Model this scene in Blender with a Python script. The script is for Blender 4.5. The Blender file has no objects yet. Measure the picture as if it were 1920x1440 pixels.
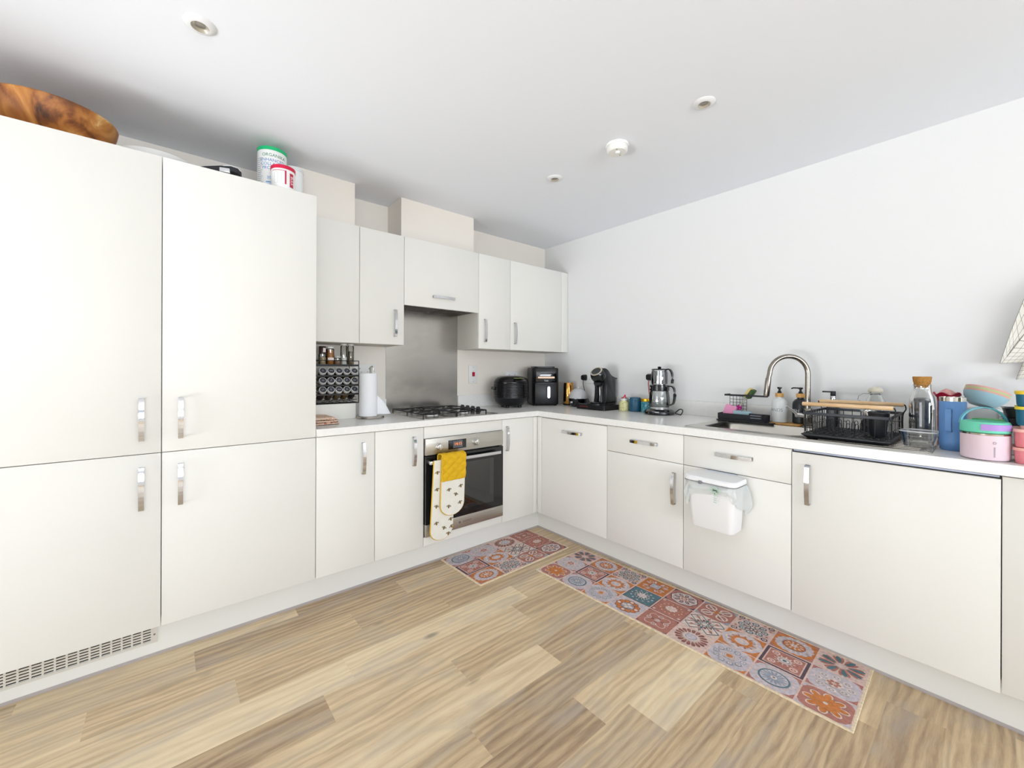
import bpy, bmesh, math, random
from mathutils import Vector, Matrix, noise
R = math.radians; PI = math.pi
random.seed(7)
sc = bpy.context.scene
COL = sc.collection

# ------------------------------------------------------------------ camera, world, exposure, daylight
cam_d = bpy.data.cameras.new('camera'); cam = bpy.data.objects.new('camera', cam_d); COL.objects.link(cam)
cam.location = (-2.7402, -2.7888, 1.2124)
cam.rotation_euler = (Matrix.Rotation(-0.6974, 4, 'Z') @ Matrix.Rotation(PI/2, 4, 'X') @ Matrix.Rotation(0.0036, 4, 'Z')).to_euler()
cam_d.sensor_width = 36; cam_d.lens = 36*766.45/1920; cam_d.shift_y = -(720-693.72)/1920
cam_d.clip_start = 0.02
sc.camera = cam
sc.view_settings.view_transform = 'Standard'; sc.view_settings.look = 'None'
sc.view_settings.exposure = -0.95; sc.view_settings.gamma = 1; sc.view_settings.use_curve_mapping = False
w = bpy.data.worlds.new('sky'); sc.world = w; w.use_nodes = True
w.node_tree.nodes['Background'].inputs[0].default_value = (0.80, 0.88, 1.0, 1)
w.node_tree.nodes['Background'].inputs[1].default_value = 1.2
def area(name, loc, target, sx, sy, power, col):
    l = bpy.data.lights.new(name, 'AREA'); l.shape = 'RECTANGLE'; l.size = sx; l.size_y = sy; l.energy = power; l.color = col
    o = bpy.data.objects.new(name, l); COL.objects.link(o); o.location = loc
    o.rotation_euler = (Vector(target)-Vector(loc)).to_track_quat('-Z', 'Y').to_euler()
    return o
# daylight entering through the patio doors in the left wall
area('daylight_patio', (-9.0, -1.6, 1.15), (0, -1.3, 1.75), 3.2, 2.3, 200, (0.95, 0.975, 1.0))
# unseen fill light added outside the patio doors to lift the ceiling
area('ceiling_fill', (-6.7, -1.9, -.35), (-2.6, -1.9, 2.36), 2.4, 1.6, 570, (0.94, 0.968, 1.0))
area('rear_fill', (-3.0, -7.86, 1.25), (-2.9, -6.2, 3.5), 3.8, 1.4, 570, (0.88, 0.94, 1.0))  # added fill lamp at the rear window, tilted up to even out the room

# ------------------------------------------------------------------ materials
MATS = {}
def lin(h):
    h = h.lstrip('#'); c = [int(h[i:i+2], 16)/255 for i in (0, 2, 4)]
    return tuple(((x/12.92) if x <= .04045 else ((x+.055)/1.055)**2.4) for x in c)+(1,)
def mat(name, col, rough=.5, metal=0, spec=.5, trans=0, ior=1.45, alpha=1, emit=0, var=0, vscale=8, bump=0, bscale=200, coat=0, aniso=None):
    if name in MATS: return MATS[name]
    m = bpy.data.materials.new(name); m.use_nodes = True; nt = m.node_tree; p = nt.nodes['Principled BSDF']
    c = lin(col); p.inputs['Base Color'].default_value = c; p.inputs['Roughness'].default_value = rough
    p.inputs['Metallic'].default_value = metal; p.inputs['Specular IOR Level'].default_value = spec
    p.inputs['Transmission Weight'].default_value = trans; p.inputs['IOR'].default_value = ior; p.inputs['Alpha'].default_value = alpha
    p.inputs['Coat Weight'].default_value = coat
    if emit: p.inputs['Emission Color'].default_value = c; p.inputs['Emission Strength'].default_value = emit
    N, L = nt.nodes, nt.links
    tc = N.new('ShaderNodeTexCoord')
    if var or aniso:
        mp = N.new('ShaderNodeMapping'); L.new(tc.outputs['Object'], mp.inputs[0])
        if aniso: mp.inputs['Scale'].default_value = aniso
        nz = N.new('ShaderNodeTexNoise'); nz.inputs['Scale'].default_value = vscale; nz.inputs['Detail'].default_value = 6
        L.new(mp.outputs[0], nz.inputs[0])
        mr = N.new('ShaderNodeMapRange'); mr.inputs[1].default_value = .3; mr.inputs[2].default_value = .7
        mr.inputs[3].default_value = 1-var; mr.inputs[4].default_value = 1+var*.5
        L.new(nz.outputs[0], mr.inputs[0])
        mx = N.new('ShaderNodeMix'); mx.data_type = 'RGBA'; mx.blend_type = 'MULTIPLY'; mx.inputs[0].default_value = 1
        mx.inputs[6].default_value = c; L.new(mr.outputs[0], mx.inputs[7]); L.new(mx.outputs[2], p.inputs['Base Color'])
        if aniso:
            m2 = N.new('ShaderNodeMapRange'); m2.inputs[3].default_value = max(.02, rough-.08); m2.inputs[4].default_value = rough+.1
            L.new(nz.outputs[0], m2.inputs[0]); L.new(m2.outputs[0], p.inputs['Roughness'])
    if bump:
        nb = N.new('ShaderNodeTexNoise'); nb.inputs['Scale'].default_value = bscale; L.new(tc.outputs['Object'], nb.inputs[0])
        b = N.new('ShaderNodeBump'); b.inputs['Strength'].default_value = bump; b.inputs['Distance'].default_value = .002
        L.new(nb.outputs[0], b.inputs['Height']); L.new(b.outputs[0], p.inputs['Normal'])
    MATS[name] = m
    return m
def ramp(N, stops):
    r = N.new('ShaderNodeValToRGB'); e = r.color_ramp.elements
    e[0].position, e[0].color = stops[0][0], lin(stops[0][1]); e[1].position, e[1].color = stops[-1][0], lin(stops[-1][1])
    for p_, c_ in stops[1:-1]:
        x = e.new(p_); x.color = lin(c_)
    return r
def wood(name, stops, scale=6, stretch=(1, 9, 9), rough=.45, dist=1.5, wave=0, coat=0):
    if name in MATS: return MATS[name]
    m = bpy.data.materials.new(name); m.use_nodes = True; N, L = m.node_tree.nodes, m.node_tree.links; p = N['Principled BSDF']
    tc = N.new('ShaderNodeTexCoord'); mp = N.new('ShaderNodeMapping'); mp.inputs['Scale'].default_value = stretch; L.new(tc.outputs['Object'], mp.inputs[0])
    nz = N.new('ShaderNodeTexNoise'); nz.inputs['Scale'].default_value = scale; nz.inputs['Detail'].default_value = 7; nz.inputs['Distortion'].default_value = dist
    L.new(mp.outputs[0], nz.inputs[0]); src = nz.outputs[0]
    if wave:
        wv = N.new('ShaderNodeTexWave'); wv.inputs['Scale'].default_value = wave; wv.inputs['Distortion'].default_value = 9; wv.inputs['Detail'].default_value = 3; wv.inputs['Detail Scale'].default_value = 1.2
        L.new(mp.outputs[0], wv.inputs[0])
        mm = N.new('ShaderNodeMix'); mm.data_type = 'FLOAT'; mm.inputs[0].default_value = .5; L.new(nz.outputs[0], mm.inputs[2]); L.new(wv.outputs[1], mm.inputs[3]); src = mm.outputs[0]
    r = ramp(N, stops); L.new(src, r.inputs[0]); L.new(r.outputs[0], p.inputs['Base Color'])
    p.inputs['Roughness'].default_value = rough; p.inputs['Coat Weight'].default_value = coat
    MATS[name] = m
    return m
def glass(name, col='#ffffff', tint=.12, rough=.02):
    """thin clear glass: mostly see-through with a glossy skin"""
    if name in MATS: return MATS[name]
    m = bpy.data.materials.new(name); m.use_nodes = True; N, L = m.node_tree.nodes, m.node_tree.links
    N.remove(N['Principled BSDF']); out = N['Material Output']
    t = N.new('ShaderNodeBsdfTransparent'); t.inputs[0].default_value = lin(col)
    g = N.new('ShaderNodeBsdfGlossy'); g.inputs['Roughness'].default_value = rough
    f = N.new('ShaderNodeFresnel'); f.inputs[0].default_value = 1.45
    a = N.new('ShaderNodeMath'); a.operation = 'ADD'; a.inputs[1].default_value = tint*.5; L.new(f.outputs[0], a.inputs[0])
    mx = N.new('ShaderNodeMixShader'); L.new(a.outputs[0], mx.inputs[0]); L.new(t.outputs[0], mx.inputs[1]); L.new(g.outputs[0], mx.inputs[2])
    L.new(mx.outputs[0], out.inputs[0]); MATS[name] = m
    return m

WALL = mat('wall_paint', '#e6e6e5', .85, bump=.04, bscale=300)
WARMWALL = mat('hob_wall_paint', '#efe8df', .85, bump=.04, bscale=300)  # warm cast of the light put into the hob wall's colour
CEIL = mat('ceiling_paint', '#f1f4fa', .9)
DOOR = mat('ivory_cabinet', '#eae8e2', .42, spec=.3, var=.01, vscale=3)
CARC = mat('ivory_carcass', '#dedad0', .5)
PLINTH = mat('ivory_plinth', '#ecebe6', .4)
TOP = mat('pale_stone_laminate', '#efeeea', .24, var=.035, vscale=60)
CHROME = mat('chrome', '#cfcfd2', .08, 1)
STEEL = mat('brushed_steel', '#c4c1ba', .3, 1, var=.12, vscale=5, aniso=(1, 30, 30))
SINKST = mat('sink_steel', '#cfccc5', .25, 1, var=.06, vscale=20)
BLACK = mat('black_plastic', '#17181b', .35)
GLOSSB = mat('gloss_black', '#0c0d10', .1, coat=.5)
MATTEB = mat('matte_black', '#232429', .6)
BLKWIRE = mat('black_wire', '#15161a', .4)
WHITEP = mat('white_plastic', '#f1f1ef', .35)
GAP = mat('gap_shade', '#3d3c42', .6)

# ------------------------------------------------------------------ mesh builder
class B:
    def __init__(s): s.bm = bmesh.new()
    def _add(s, V, F, m=0, M=None):
        vs = [s.bm.verts.new((M @ Vector(v)) if M else v) for v in V]
        for f in F:
            try:
                fc = s.bm.faces.new([vs[i] for i in f]); fc.material_index = m
            except ValueError: pass
        return vs
    def box(s, x0, x1, y0, y1, z0, z1, bev=0, seg=2, m=0, M=None):
        V = [(x, y, z) for x in (x0, x1) for y in (y0, y1) for z in (z0, z1)]
        F = [(0, 1, 3, 2), (4, 6, 7, 5), (0, 4, 5, 1), (2, 3, 7, 6), (0, 2, 6, 4), (1, 5, 7, 3)]
        vs = s._add(V, F, m, M)
        if bev:
            es = list({e for v in vs for e in v.link_edges})
            r = bmesh.ops.bevel(s.bm, geom=es, offset=bev, segments=seg, profile=.5, affect='EDGES')
            for f in r['faces']: f.material_index = m
        return s
    def lathe(s, prof, seg=32, m=0, M=None, cx=0, cy=0, a0=0, a1=2*PI, sx=1, sy=1):
        full = abs(a1-a0-2*PI) < 1e-6; n = seg if full else seg+1; V = []; F = []
        for (r, z) in prof:
            for k in range(n):
                a = a0+(a1-a0)*k/seg; V.append((cx+r*math.cos(a)*sx, cy+r*math.sin(a)*sy, z))
        for i in range(len(prof)-1):
            for k in range(seg):
                k2 = (k+1) % n; q = (i*n+k, i*n+k2, (i+1)*n+k2, (i+1)*n+k); F.append(q)
        vs = s._add(V, F, m, M)
        bmesh.ops.remove_doubles(s.bm, verts=vs, dist=1e-6)
        return s
    def cyl(s, cx, cy, z0, z1, r, r2=None, seg=32, m=0, M=None, bev=0):
        r2 = r if r2 is None else r2
        p = [(0, z0), (r, z0), (r2, z1), (0, z1)] if not bev else [(0, z0), (r-bev, z0), (r-bev*.3, z0+bev*.3), (r, z0+bev), (r2, z1-bev), (r2-bev*.3, z1-bev*.3), (r2-bev, z1), (0, z1)]
        return s.lathe(p, seg, m, M, cx, cy)
    def tube(s, pts, r=.003, seg=8, m=0, M=None, closed=False, sec=None, up=None, cap=True):
        P = [Vector(p) for p in pts]; n = len(P); V = []; F = []
        rr = r if isinstance(r, (list, tuple)) else [r]*n
        u = None
        for i in range(n):
            if closed: t = P[(i+1) % n]-P[i-1]
            else: t = P[min(i+1, n-1)]-P[max(i-1, 0)]
            t.normalize()
            if up is not None: u = Vector(up)-t*Vector(up).dot(t)
            elif u is None: u = t.cross(Vector((0, 0, 1)) if abs(t.z) < .9 else Vector((1, 0, 0)))
            else: u = u-t*u.dot(t)
            u.normalize(); v = t.cross(u)
            ss = sec or [(math.cos(2*PI*k/seg), math.sin(2*PI*k/seg)) for k in range(seg)]
            k_ = 1 if sec else rr[i]
            for a, b in ss: V.append(P[i]+u*a*k_+v*b*k_)
        q = len(ss)
        for i in range(n if closed else n-1):
            j = (i+1) % n
            for k in range(q): F.append((i*q+k, i*q+(k+1) % q, j*q+(k+1) % q, j*q+k))
        if cap and not closed: F.append(tuple(range(q))[::-1]); F.append(tuple((n-1)*q+k for k in range(q)))
        s._add(V, F, m, M); return s
    def prism(s, pts, z0, z1, m=0, M=None, bev=0):
        n = len(pts); V = [(x, y, z0) for x, y in pts]+[(x, y, z1) for x, y in pts]
        F = [tuple(range(n))[::-1], tuple(range(n, 2*n))]+[(k, (k+1) % n, n+(k+1) % n, n+k) for k in range(n)]
        vs = s._add(V, F, m, M)
        if bev:
            es = [e for v in vs for e in v.link_edges if abs((e.verts[0].co-e.verts[1].co).length) > 0]
            es = list({e for e in es if len(e.link_faces) == 2 and e.calc_face_angle(0) > .6})
            bmesh.ops.bevel(s.bm, geom=es, offset=bev, segments=2, profile=.5, affect='EDGES')
        return s
    def loft(s, rings, m=0, M=None, cap0=True, cap1=True):
        n = len(rings[0]); V = [p for r in rings for p in r]; F = []
        for i in range(len(rings)-1):
            for k in range(n): F.append((i*n+k, i*n+(k+1) % n, (i+1)*n+(k+1) % n, (i+1)*n+k))
        if cap0: F.append(tuple(range(n))[::-1])
        if cap1: F.append(tuple((len(rings)-1)*n+k for k in range(n)))
        s._add(V, F, m, M); return s
    def grid(s, fn, nu, nv, m=0, M=None):
        V = [fn(i/nu, j/nv) for i in range(nu+1) for j in range(nv+1)]
        F = [(i*(nv+1)+j, (i+1)*(nv+1)+j, (i+1)*(nv+1)+j+1, i*(nv+1)+j+1) for i in range(nu) for j in range(nv)]
        s._add(V, F, m, M); return s
    def xf(s, fn):
        for v in s.bm.verts: v.co = fn(v.co)
        return s
    def out(s, name, mats, parent=None, label=None, smooth=35, solid=0, sub=0, fixn=True):
        me = bpy.data.meshes.new(name)
        if fixn: bmesh.ops.recalc_face_normals(s.bm, faces=s.bm.faces)
        s.bm.to_mesh(me); s.bm.free()
        for mm in (mats if isinstance(mats, (list, tuple)) else [mats]): me.materials.append(mm)
        if smooth:
            me.shade_smooth(); me.set_sharp_from_angle(angle=R(smooth))
        o = bpy.data.objects.new(name, me); COL.objects.link(o)
        if parent: o.parent = parent
        if label: o['label'] = label
        if solid:
            md = o.modifiers.new('solid', 'SOLIDIFY'); md.thickness = solid; md.offset = 0
        if sub:
            md = o.modifiers.new('sub', 'SUBSURF'); md.levels = sub; md.render_levels = sub
        return o
def rrect(w, h, r, n=5, cx=0, cy=0):
    P = []
    for qx, qy, a in ((1, 1, 0), (-1, 1, 90), (-1, -1, 180), (1, -1, 270)):
        for k in range(n+1):
            t = R(a+90*k/n); P.append((cx+qx*(w/2-r)+r*math.cos(t), cy+qy*(h/2-r)+r*math.sin(t)))
    return P
def ring3(pts, z): return [(x, y, z) for x, y in pts]
def thing(name, label, cat, loc=(0, 0, 0), rz=0, group=None):
    o = bpy.data.objects.new(name, None); o.empty_display_size = .05; COL.objects.link(o); o.location = loc; o.rotation_euler = (0, 0, rz)
    o['label'] = label; o['category'] = cat
    if group: o['group'] = group
    return o
def tag(o, label, cat, group=None, loc=None, rz=None):
    o['label'] = label; o['category'] = cat
    if group: o['group'] = group
    if loc: o.location = loc
    if rz is not None: o.rotation_euler = (0, 0, rz)
    return o
def struct(o): o['kind'] = 'structure'; return o
def dup(root, loc, rz=None, label=None):
    r = root.copy(); COL.objects.link(r); r.location = loc
    if rz is not None: r.rotation_euler = (0, 0, rz)
    if label: r['label'] = label
    for ch in list(root.children):
        c = ch.copy(); COL.objects.link(c); c.parent = r
        for g in ch.children:
            d = g.copy(); COL.objects.link(d); d.parent = c
    return r
def T(x, y, z): return Matrix.Translation((x, y, z))
def RX(a): return Matrix.Rotation(R(a), 4, 'X')
def RY(a): return Matrix.Rotation(R(a), 4, 'Y')
def RZ(a): return Matrix.Rotation(R(a), 4, 'Z')
def text(b, body, size, M, depth=.0004, m=0, bend=None, sx=1):
    """lettering as a mesh; local XY plane is the face, +Z out; bend = radius of the cylinder it wraps (axis along local Y)"""
    cu = bpy.data.curves.new('t', 'FONT'); cu.body = body; cu.size = size; cu.extrude = depth; cu.align_x = 'CENTER'; cu.align_y = 'CENTER'; cu.resolution_u = 3
    o = bpy.data.objects.new('t', cu); COL.objects.link(o)
    me = bpy.data.meshes.new_from_object(o.evaluated_get(bpy.context.evaluated_depsgraph_get()))
    V = [v.co.copy() for v in me.vertices]; F = [tuple(p.vertices) for p in me.polygons]
    bpy.data.objects.remove(o); bpy.data.curves.remove(cu); bpy.data.meshes.remove(me)
    for v in V: v.x *= sx
    if bend: V = [Vector(((bend+v.z)*math.sin(v.x/bend), v.y, (bend+v.z)*math.cos(v.x/bend)-bend)) for v in V]
    b._add(V, F, m, M)

# ------------------------------------------------------------------ key dimensions
FH, FS = -.572, -.634         # door faces of the hob run (plane y) and of the sink run (plane x)
WH, WS_ = -.5906, -.648       # worktop front edges
ZT, ZW, ZWB, ZC = 2.0873, 2.0812, 1.3706, 2.363
WT = .91
XT = -2.172                   # right side of the tall cabinets
RL, RR_ = -5.2, -8.0          # left wall x, rear wall y

# ------------------------------------------------------------------ room shell
# floor: planks .91 x .15 running along x, tone and seed per plank
fm = bpy.data.materials.new('oak_vinyl_planks'); fm.use_nodes = True
N, L = fm.node_tree.nodes, fm.node_tree.links; P = N['Principled BSDF']
at = N.new('ShaderNodeAttribute'); at.attribute_name = 'tone'; asd = N.new('ShaderNodeAttribute'); asd.attribute_name = 'seed'
tc = N.new('ShaderNodeTexCoord'); sep = N.new('ShaderNodeSeparateXYZ'); L.new(tc.outputs['Object'], sep.inputs[0])
def fmath(op, a, b):
    n = N.new('ShaderNodeMath'); n.operation = op
    for i, x in enumerate((a, b)):
        if isinstance(x, (int, float)): n.inputs[i].default_value = x
        else: L.new(x, n.inputs[i])
    return n.outputs[0]
wcmb = N.new('ShaderNodeCombineXYZ'); L.new(fmath('ADD', fmath('MULTIPLY', sep.outputs[0], 2.6), fmath('MULTIPLY', asd.outputs['Fac'], 11.)), wcmb.inputs[0]); L.new(fmath('MULTIPLY', sep.outputs[1], 9.), wcmb.inputs[1])
wnz = N.new('ShaderNodeTexNoise'); wnz.inputs['Scale'].default_value = 1.0; wnz.inputs['Detail'].default_value = 2; L.new(wcmb.outputs[0], wnz.inputs[0])
WY = fmath('ADD', sep.outputs[1], fmath('MULTIPLY', fmath('SUBTRACT', wnz.outputs[0], .5), .038))
def fvec(fx, fy, kz):
    c = N.new('ShaderNodeCombineXYZ'); L.new(fmath('ADD', fmath('MULTIPLY', sep.outputs[0], fx), fmath('MULTIPLY', asd.outputs['Fac'], 17.)), c.inputs[0])
    L.new(fmath('ADD', fmath('MULTIPLY', WY, fy), fmath('MULTIPLY', asd.outputs['Fac'], 9.)), c.inputs[1]); L.new(fmath('MULTIPLY', asd.outputs['Fac'], kz), c.inputs[2]); return c.outputs[0]
def fnoise(vec, sc_, det, dist, rough=.5):
    n = N.new('ShaderNodeTexNoise'); n.inputs['Scale'].default_value = sc_; n.inputs['Detail'].default_value = det; n.inputs['Distortion'].default_value = dist; n.inputs['Roughness'].default_value = rough
    L.new(vec, n.inputs[0]); return n.outputs[0]
broad = fnoise(fvec(1.3, 9, 5), 2.0, 3, 1.2)
fine = fnoise(fvec(7.0, 85, 5), 2.0, 7, .8, .75)
wv = N.new('ShaderNodeTexWave'); wv.wave_type = 'RINGS'; wv.inputs['Scale'].default_value = 1.1; wv.inputs['Distortion'].default_value = 7; wv.inputs['Detail'].default_value = 4; wv.inputs['Detail Scale'].default_value = 1.6; L.new(fvec(1.2, 11, 3), wv.inputs[0])
mid = fnoise(fvec(1.8, 16, 4), 2.0, 5, 1.3)
g1 = fmath('ADD', fmath('ADD', fmath('ADD', fmath('MULTIPLY', broad, .27), fmath('MULTIPLY', mid, .22)), fmath('MULTIPLY', fine, .30)), .105)
g2 = fmath('ADD', fmath('MULTIPLY', g1, .88), fmath('MULTIPLY', wv.outputs[1], .12))
g3 = fmath('ADD', g2, fmath('MULTIPLY', fmath('SUBTRACT', at.outputs['Fac'], .5), .48))
rp = ramp(N, [(.22, '#8e765d'), (.37, '#b69c7d'), (.5, '#d1b893'), (.61, '#e3cba5'), (.8, '#f3dfbb')])
L.new(g3, rp.inputs[0])
gm = fnoise(fvec(1.6, 6, 2), 1.6, 3, .8)
gmr = N.new('ShaderNodeMapRange'); gmr.inputs[1].default_value = .48; gmr.inputs[2].default_value = .72; gmr.inputs[3].default_value = 0; gmr.inputs[4].default_value = .55; L.new(gm, gmr.inputs[0])
mg = N.new('ShaderNodeMix'); mg.data_type = 'RGBA'; L.new(gmr.outputs[0], mg.inputs[0]); L.new(rp.outputs[0], mg.inputs[6]); mg.inputs[7].default_value = lin('#b9aea2')
kn = N.new('ShaderNodeTexVoronoi'); kn.inputs['Scale'].default_value = 1.3; L.new(fvec(1.5, 3.4, 7), kn.inputs[0])
kr = N.new('ShaderNodeMapRange'); kr.inputs[1].default_value = .03; kr.inputs[2].default_value = .09; kr.inputs[3].default_value = .55; kr.inputs[4].default_value = 1; L.new(kn.outputs['Distance'], kr.inputs[0])
mk = N.new('ShaderNodeMix'); mk.data_type = 'RGBA'; mk.blend_type = 'MULTIPLY'; mk.inputs[0].default_value = 1; L.new(mg.outputs[2], mk.inputs[6]); L.new(kr.outputs[0], mk.inputs[7])
L.new(mk.outputs[2], P.inputs['Base Color']); P.inputs['Roughness'].default_value = .42; P.inputs['Specular IOR Level'].default_value = .35
bp = N.new('ShaderNodeBump'); bp.inputs['Strength'].default_value = .15; bp.inputs['Distance'].default_value = .001; L.new(fine, bp.inputs['Height']); L.new(bp.outputs[0], P.inputs['Normal'])
known = {-3: {0: (-2.25, .28), -1: (-3.16, .85)}, -2: {0: (-2.656, .35), -1: (-3.566, .72)}, -1: {0: (-2.96, .55), 1: (-2.048, .38), -1: (-3.87, .75)},
         0: {0: (-2.541, .5), 1: (-1.634, .42), -1: (-3.45, .72)}, 1: {0: (-2.18, .92), -1: (-3.09, .95), 1: (-1.27, .6)}, 2: {0: (-2.298, .66), -1: (-3.208, .25), 1: (-1.388, .4)},
         3: {0: (-2.75, .62), 1: (-1.84, .45), 2: (-.93, .5)}, 4: {0: (-2.4, .78), 1: (-1.49, .34), 2: (-.58, .55), -1: (-3.3, .5)}, 5: {0: (-1.96, .3), -1: (-2.87, .45), 1: (-1.05, .5)},
         6: {0: (-1.59, .6), -1: (-2.5, .22), 1: (-.68, .5)}, 7: {0: (-1.457, .95), -1: (-2.37, .45), 1: (-.547, .3)}, 8: {0: (-2.0, .4)}, 9: {0: (-1.7, .35)}}
bm = bmesh.new(); tl = bm.faces.layers.float.new('tone'); sl = bm.faces.layers.float.new('seed')
j0, j1 = -8, 48
for j in range(j0, j1):
    y1 = -.875-.15*j; y0 = y1-.15
    if y1 > .0: y1 = min(y1, .05)
    kd = known.get(j, {0: (-2.0-random.random()*.9, .2+.7*random.random())}); ref = kd[0][0]
    for i in range(-5, 5):
        xs = ref+.91*i; xe = xs+.91
        if i in kd: xs = kd[i][0]
        if i+1 in kd: xe = kd[i+1][0]
        xs = max(xs, RL); xe = min(xe, .05)
        if xe <= xs+.001: continue
        tone = kd[i][1] if i in kd else random.choice([.3, .42, .5, .55, .62, .72])
        vs = [bm.verts.new(p) for p in ((xs, y0, 0), (xe, y0, 0), (xe, y1, 0), (xs, y1, 0))]
        f = bm.faces.new(vs); f[tl] = tone; f[sl] = random.random()*5
me = bpy.data.meshes.new('floor'); bm.to_mesh(me); bm.free(); me.materials.append(fm)
fl = bpy.data.objects.new('floor', me); COL.objects.link(fl); struct(fl)
b = B(); b.box(RL-.1, .1, RR_-.1, .1, -.1, -.004); struct(b.out('floor_slab', mat('screed', '#8a8780', .9), smooth=0))

b = B(); b.box(RL-.1, .12, RR_-.12, .12, ZC, ZC+.1); struct(b.out('ceiling', CEIL, smooth=0))
b = B(); b.box(RL-.1, .1, 0, .1, -.1, ZC+.05); struct(b.out('wall_hob', WARMWALL, smooth=0))
b = B(); b.box(0, .1, RR_-.1, .1, -.1, ZC+.05); struct(b.out('wall_sink', WALL, smooth=0))
b = B()
for y0, y1, z0, z1 in ((RR_-.1, -2.9, -.1, ZC+.05), (-.7, .1, -.1, ZC+.05), (-2.9, -.7, 2.2, ZC+.05), (-2.9, -.7, -.1, .05)): b.box(RL-.1, RL, y0, y1, z0, z1)
struct(b.out('wall_left', WALL, smooth=0))
b = B()
for x0, x1, z0, z1 in ((RL, -4.6, -.1, ZC+.05), (-.6, 0, -.1, ZC+.05), (-4.6, -.6, 2.3, ZC+.05), (-4.6, -.6, -.1, .4)): b.box(x0, x1, RR_-.1, RR_, z0, z1)
struct(b.out('wall_rear', WALL, smooth=0))
# window frames with panes (behind and beside the camera)
def frame(name, along, a0, a1, z0, z1, plane, n):
    b = B(); g = B()
    def bx(bb, p, q, z, Z, t0, t1):
        if along == 'y': bb.box(plane-t1, plane-t0, p, q, z, Z)
        else: bb.box(p, q, plane-t1, plane-t0, z, Z)
    bx(b, a0, a1, z0, z0+.05, .02, .07); bx(b, a0, a1, z1-.05, z1, .02, .07)
    for k in range(n+1):
        c = a0+(a1-a0)*k/n; bx(b, max(a0, c-.03), min(a1, c+.03), z0+.05, z1-.05, .02, .07)
    o = struct(b.out(name, WHITEP, smooth=0)); bx(g, a0+.03, a1-.03, z0+.05, z1-.05, .04, .045); g.out('pane', glass('window_glass'), o, smooth=0)
frame('window_1', 'x', -4.6, -.6, .4, 2.3, RR_, 4)
frame('door_1', 'y', -2.9, -.7, .05, 2.2, RL, 2)

# boxed-in ducts above the wall cabinets
b = B(); b.box(XT-.02, -1.863, -.2225, 0, ZW+.002, ZC, .001); struct(b.out('trim_1', WARMWALL, smooth=0))
b = B(); b.box(-1.5567, -.972, -.2195, 0, ZW+.002, ZC, .001); struct(b.out('trim_2', WARMWALL, smooth=0))
# plinths
def plinth(name, x0, x1, y0, y1, seal):
    b = B(); b.box(x0, x1, y0, y1, .012, .158); o = struct(b.out(name, PLINTH, smooth=0))
    b = B(); b.box(*seal); b.out('seal_strip', mat('plinth_seal', '#b3aba9', .5), o, smooth=0)
PYH, PXS = FH+.0756, FS+.0808
plinth('baseboard_hob', -3.99, PXS+.018, PYH, PYH+.016, (-3.99, PXS, PYH-.001, PYH+.014, .0, .013))
plinth('baseboard_sink', PXS, PXS+.016, -4.2, PYH, (PXS-.001, PXS+.014, -4.2, PYH, .0, .013))
# ------------------------------------------------------------------ cabinets
# unit frame: x to the right along the run, y into the wall, origin on the door-face plane at floor level
def handle_mesh(L_=.168):
    b = B(); pts = []; n = 18
    for i in range(n+1):
        t = i/n; z = (t-.5)*L_; o = .021+.009*math.sin(PI*t)
        pts.append((0, -o, z))
    pts = [(0, .0, -L_/2+.001), (0, -.012, -L_/2+.0005)]+pts+[(0, -.012, L_/2-.0005), (0, 0, L_/2-.001)]
    s_ = [(-.0085, -.002), (.0085, -.002), (.0085, .002), (-.0085, .002)]
    b.tube(pts, sec=[(y, x) for x, y in s_][::-1], up=(0, 1, .001))
    bmesh.ops.recalc_face_normals(b.bm, faces=b.bm.faces)
    return b
_hm = handle_mesh().out('handle', CHROME, smooth=30); HMESH = _hm.data; bpy.data.objects.remove(_hm)
def handle(parent, x, y, z, horiz=False):
    o = bpy.data.objects.new('handle', HMESH); COL.objects.link(o); o.parent = parent; o.location = (x, y, z)
    if horiz: o.rotation_euler = (0, PI/2, 0)
    o['label'] = 'curved chrome bow handle'
    return o
G = .0014
def cabinet(name, label, cat, ox, oy, rz, wd, depth, z0, z1, fronts, group, ctop=None, front0=.019, extra=None):
    """fronts: (kind, x0, x1, z0, z1, handle or None)"""
    t = thing(name, label, cat, (ox, oy, 0), rz, group)
    b = B(); b.box(.0008, wd-.0008, front0+.0015, depth, z0, z1 if ctop is None else ctop); b.out('carcass', CARC, t, smooth=0)
    for kind, x0, x1, a, c, h in fronts:
        b = B(); b.box(x0+G, x1-G, 0, front0, a+G, c-G, .0012); d = b.out(kind, DOOR, t, smooth=40)
        if h: handle(d, h[0], 0, h[1], h[2])
    return t
ZB0, ZB1 = .1521, .8681
SR = -PI/2
def hob_cab(name, label, x0, x1, fronts, depth=.5715, **k):
    return cabinet(name, label, 'cabinet', x0, FH, 0, x1-x0, depth, ZB0+.007, .8715, fronts, 'cabinets along the hob wall', **k)
def sink_cab(name, label, y0, y1, fronts, **k):
    return cabinet(name, label, 'cabinet', FS, y0, SR, y0-y1, .6335, ZB0+.007, .8715, fronts, 'cabinets along the sink wall', **k)
# tall cabinets
def tall(x0, x1, hx, label, z0=ZB0):
    return cabinet('tall_cabinet', label, 'cabinet', x0, FH, 0, x1-x0, .571, z0+.007, ZT-.001,
        [('door', 0, x1-x0, .8674, ZT, (hx-x0, 1.008, False)), ('door', 0, x1-x0, z0, .8674, (hx-x0, .7305, False))], 'tall cabinets')
tall(-2.7646, XT, -2.7035, 'tall ivory cabinet standing right beside the worktop, with powder tubs on top')
tall(-3.36, -2.7646, -2.8255, 'tall ivory cabinet at the left edge of the photo, above the slotted vent grille', )
tall(-3.96, -3.36, -3.90, 'tall ivory cabinet continuing beyond the left edge of the photo')
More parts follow.
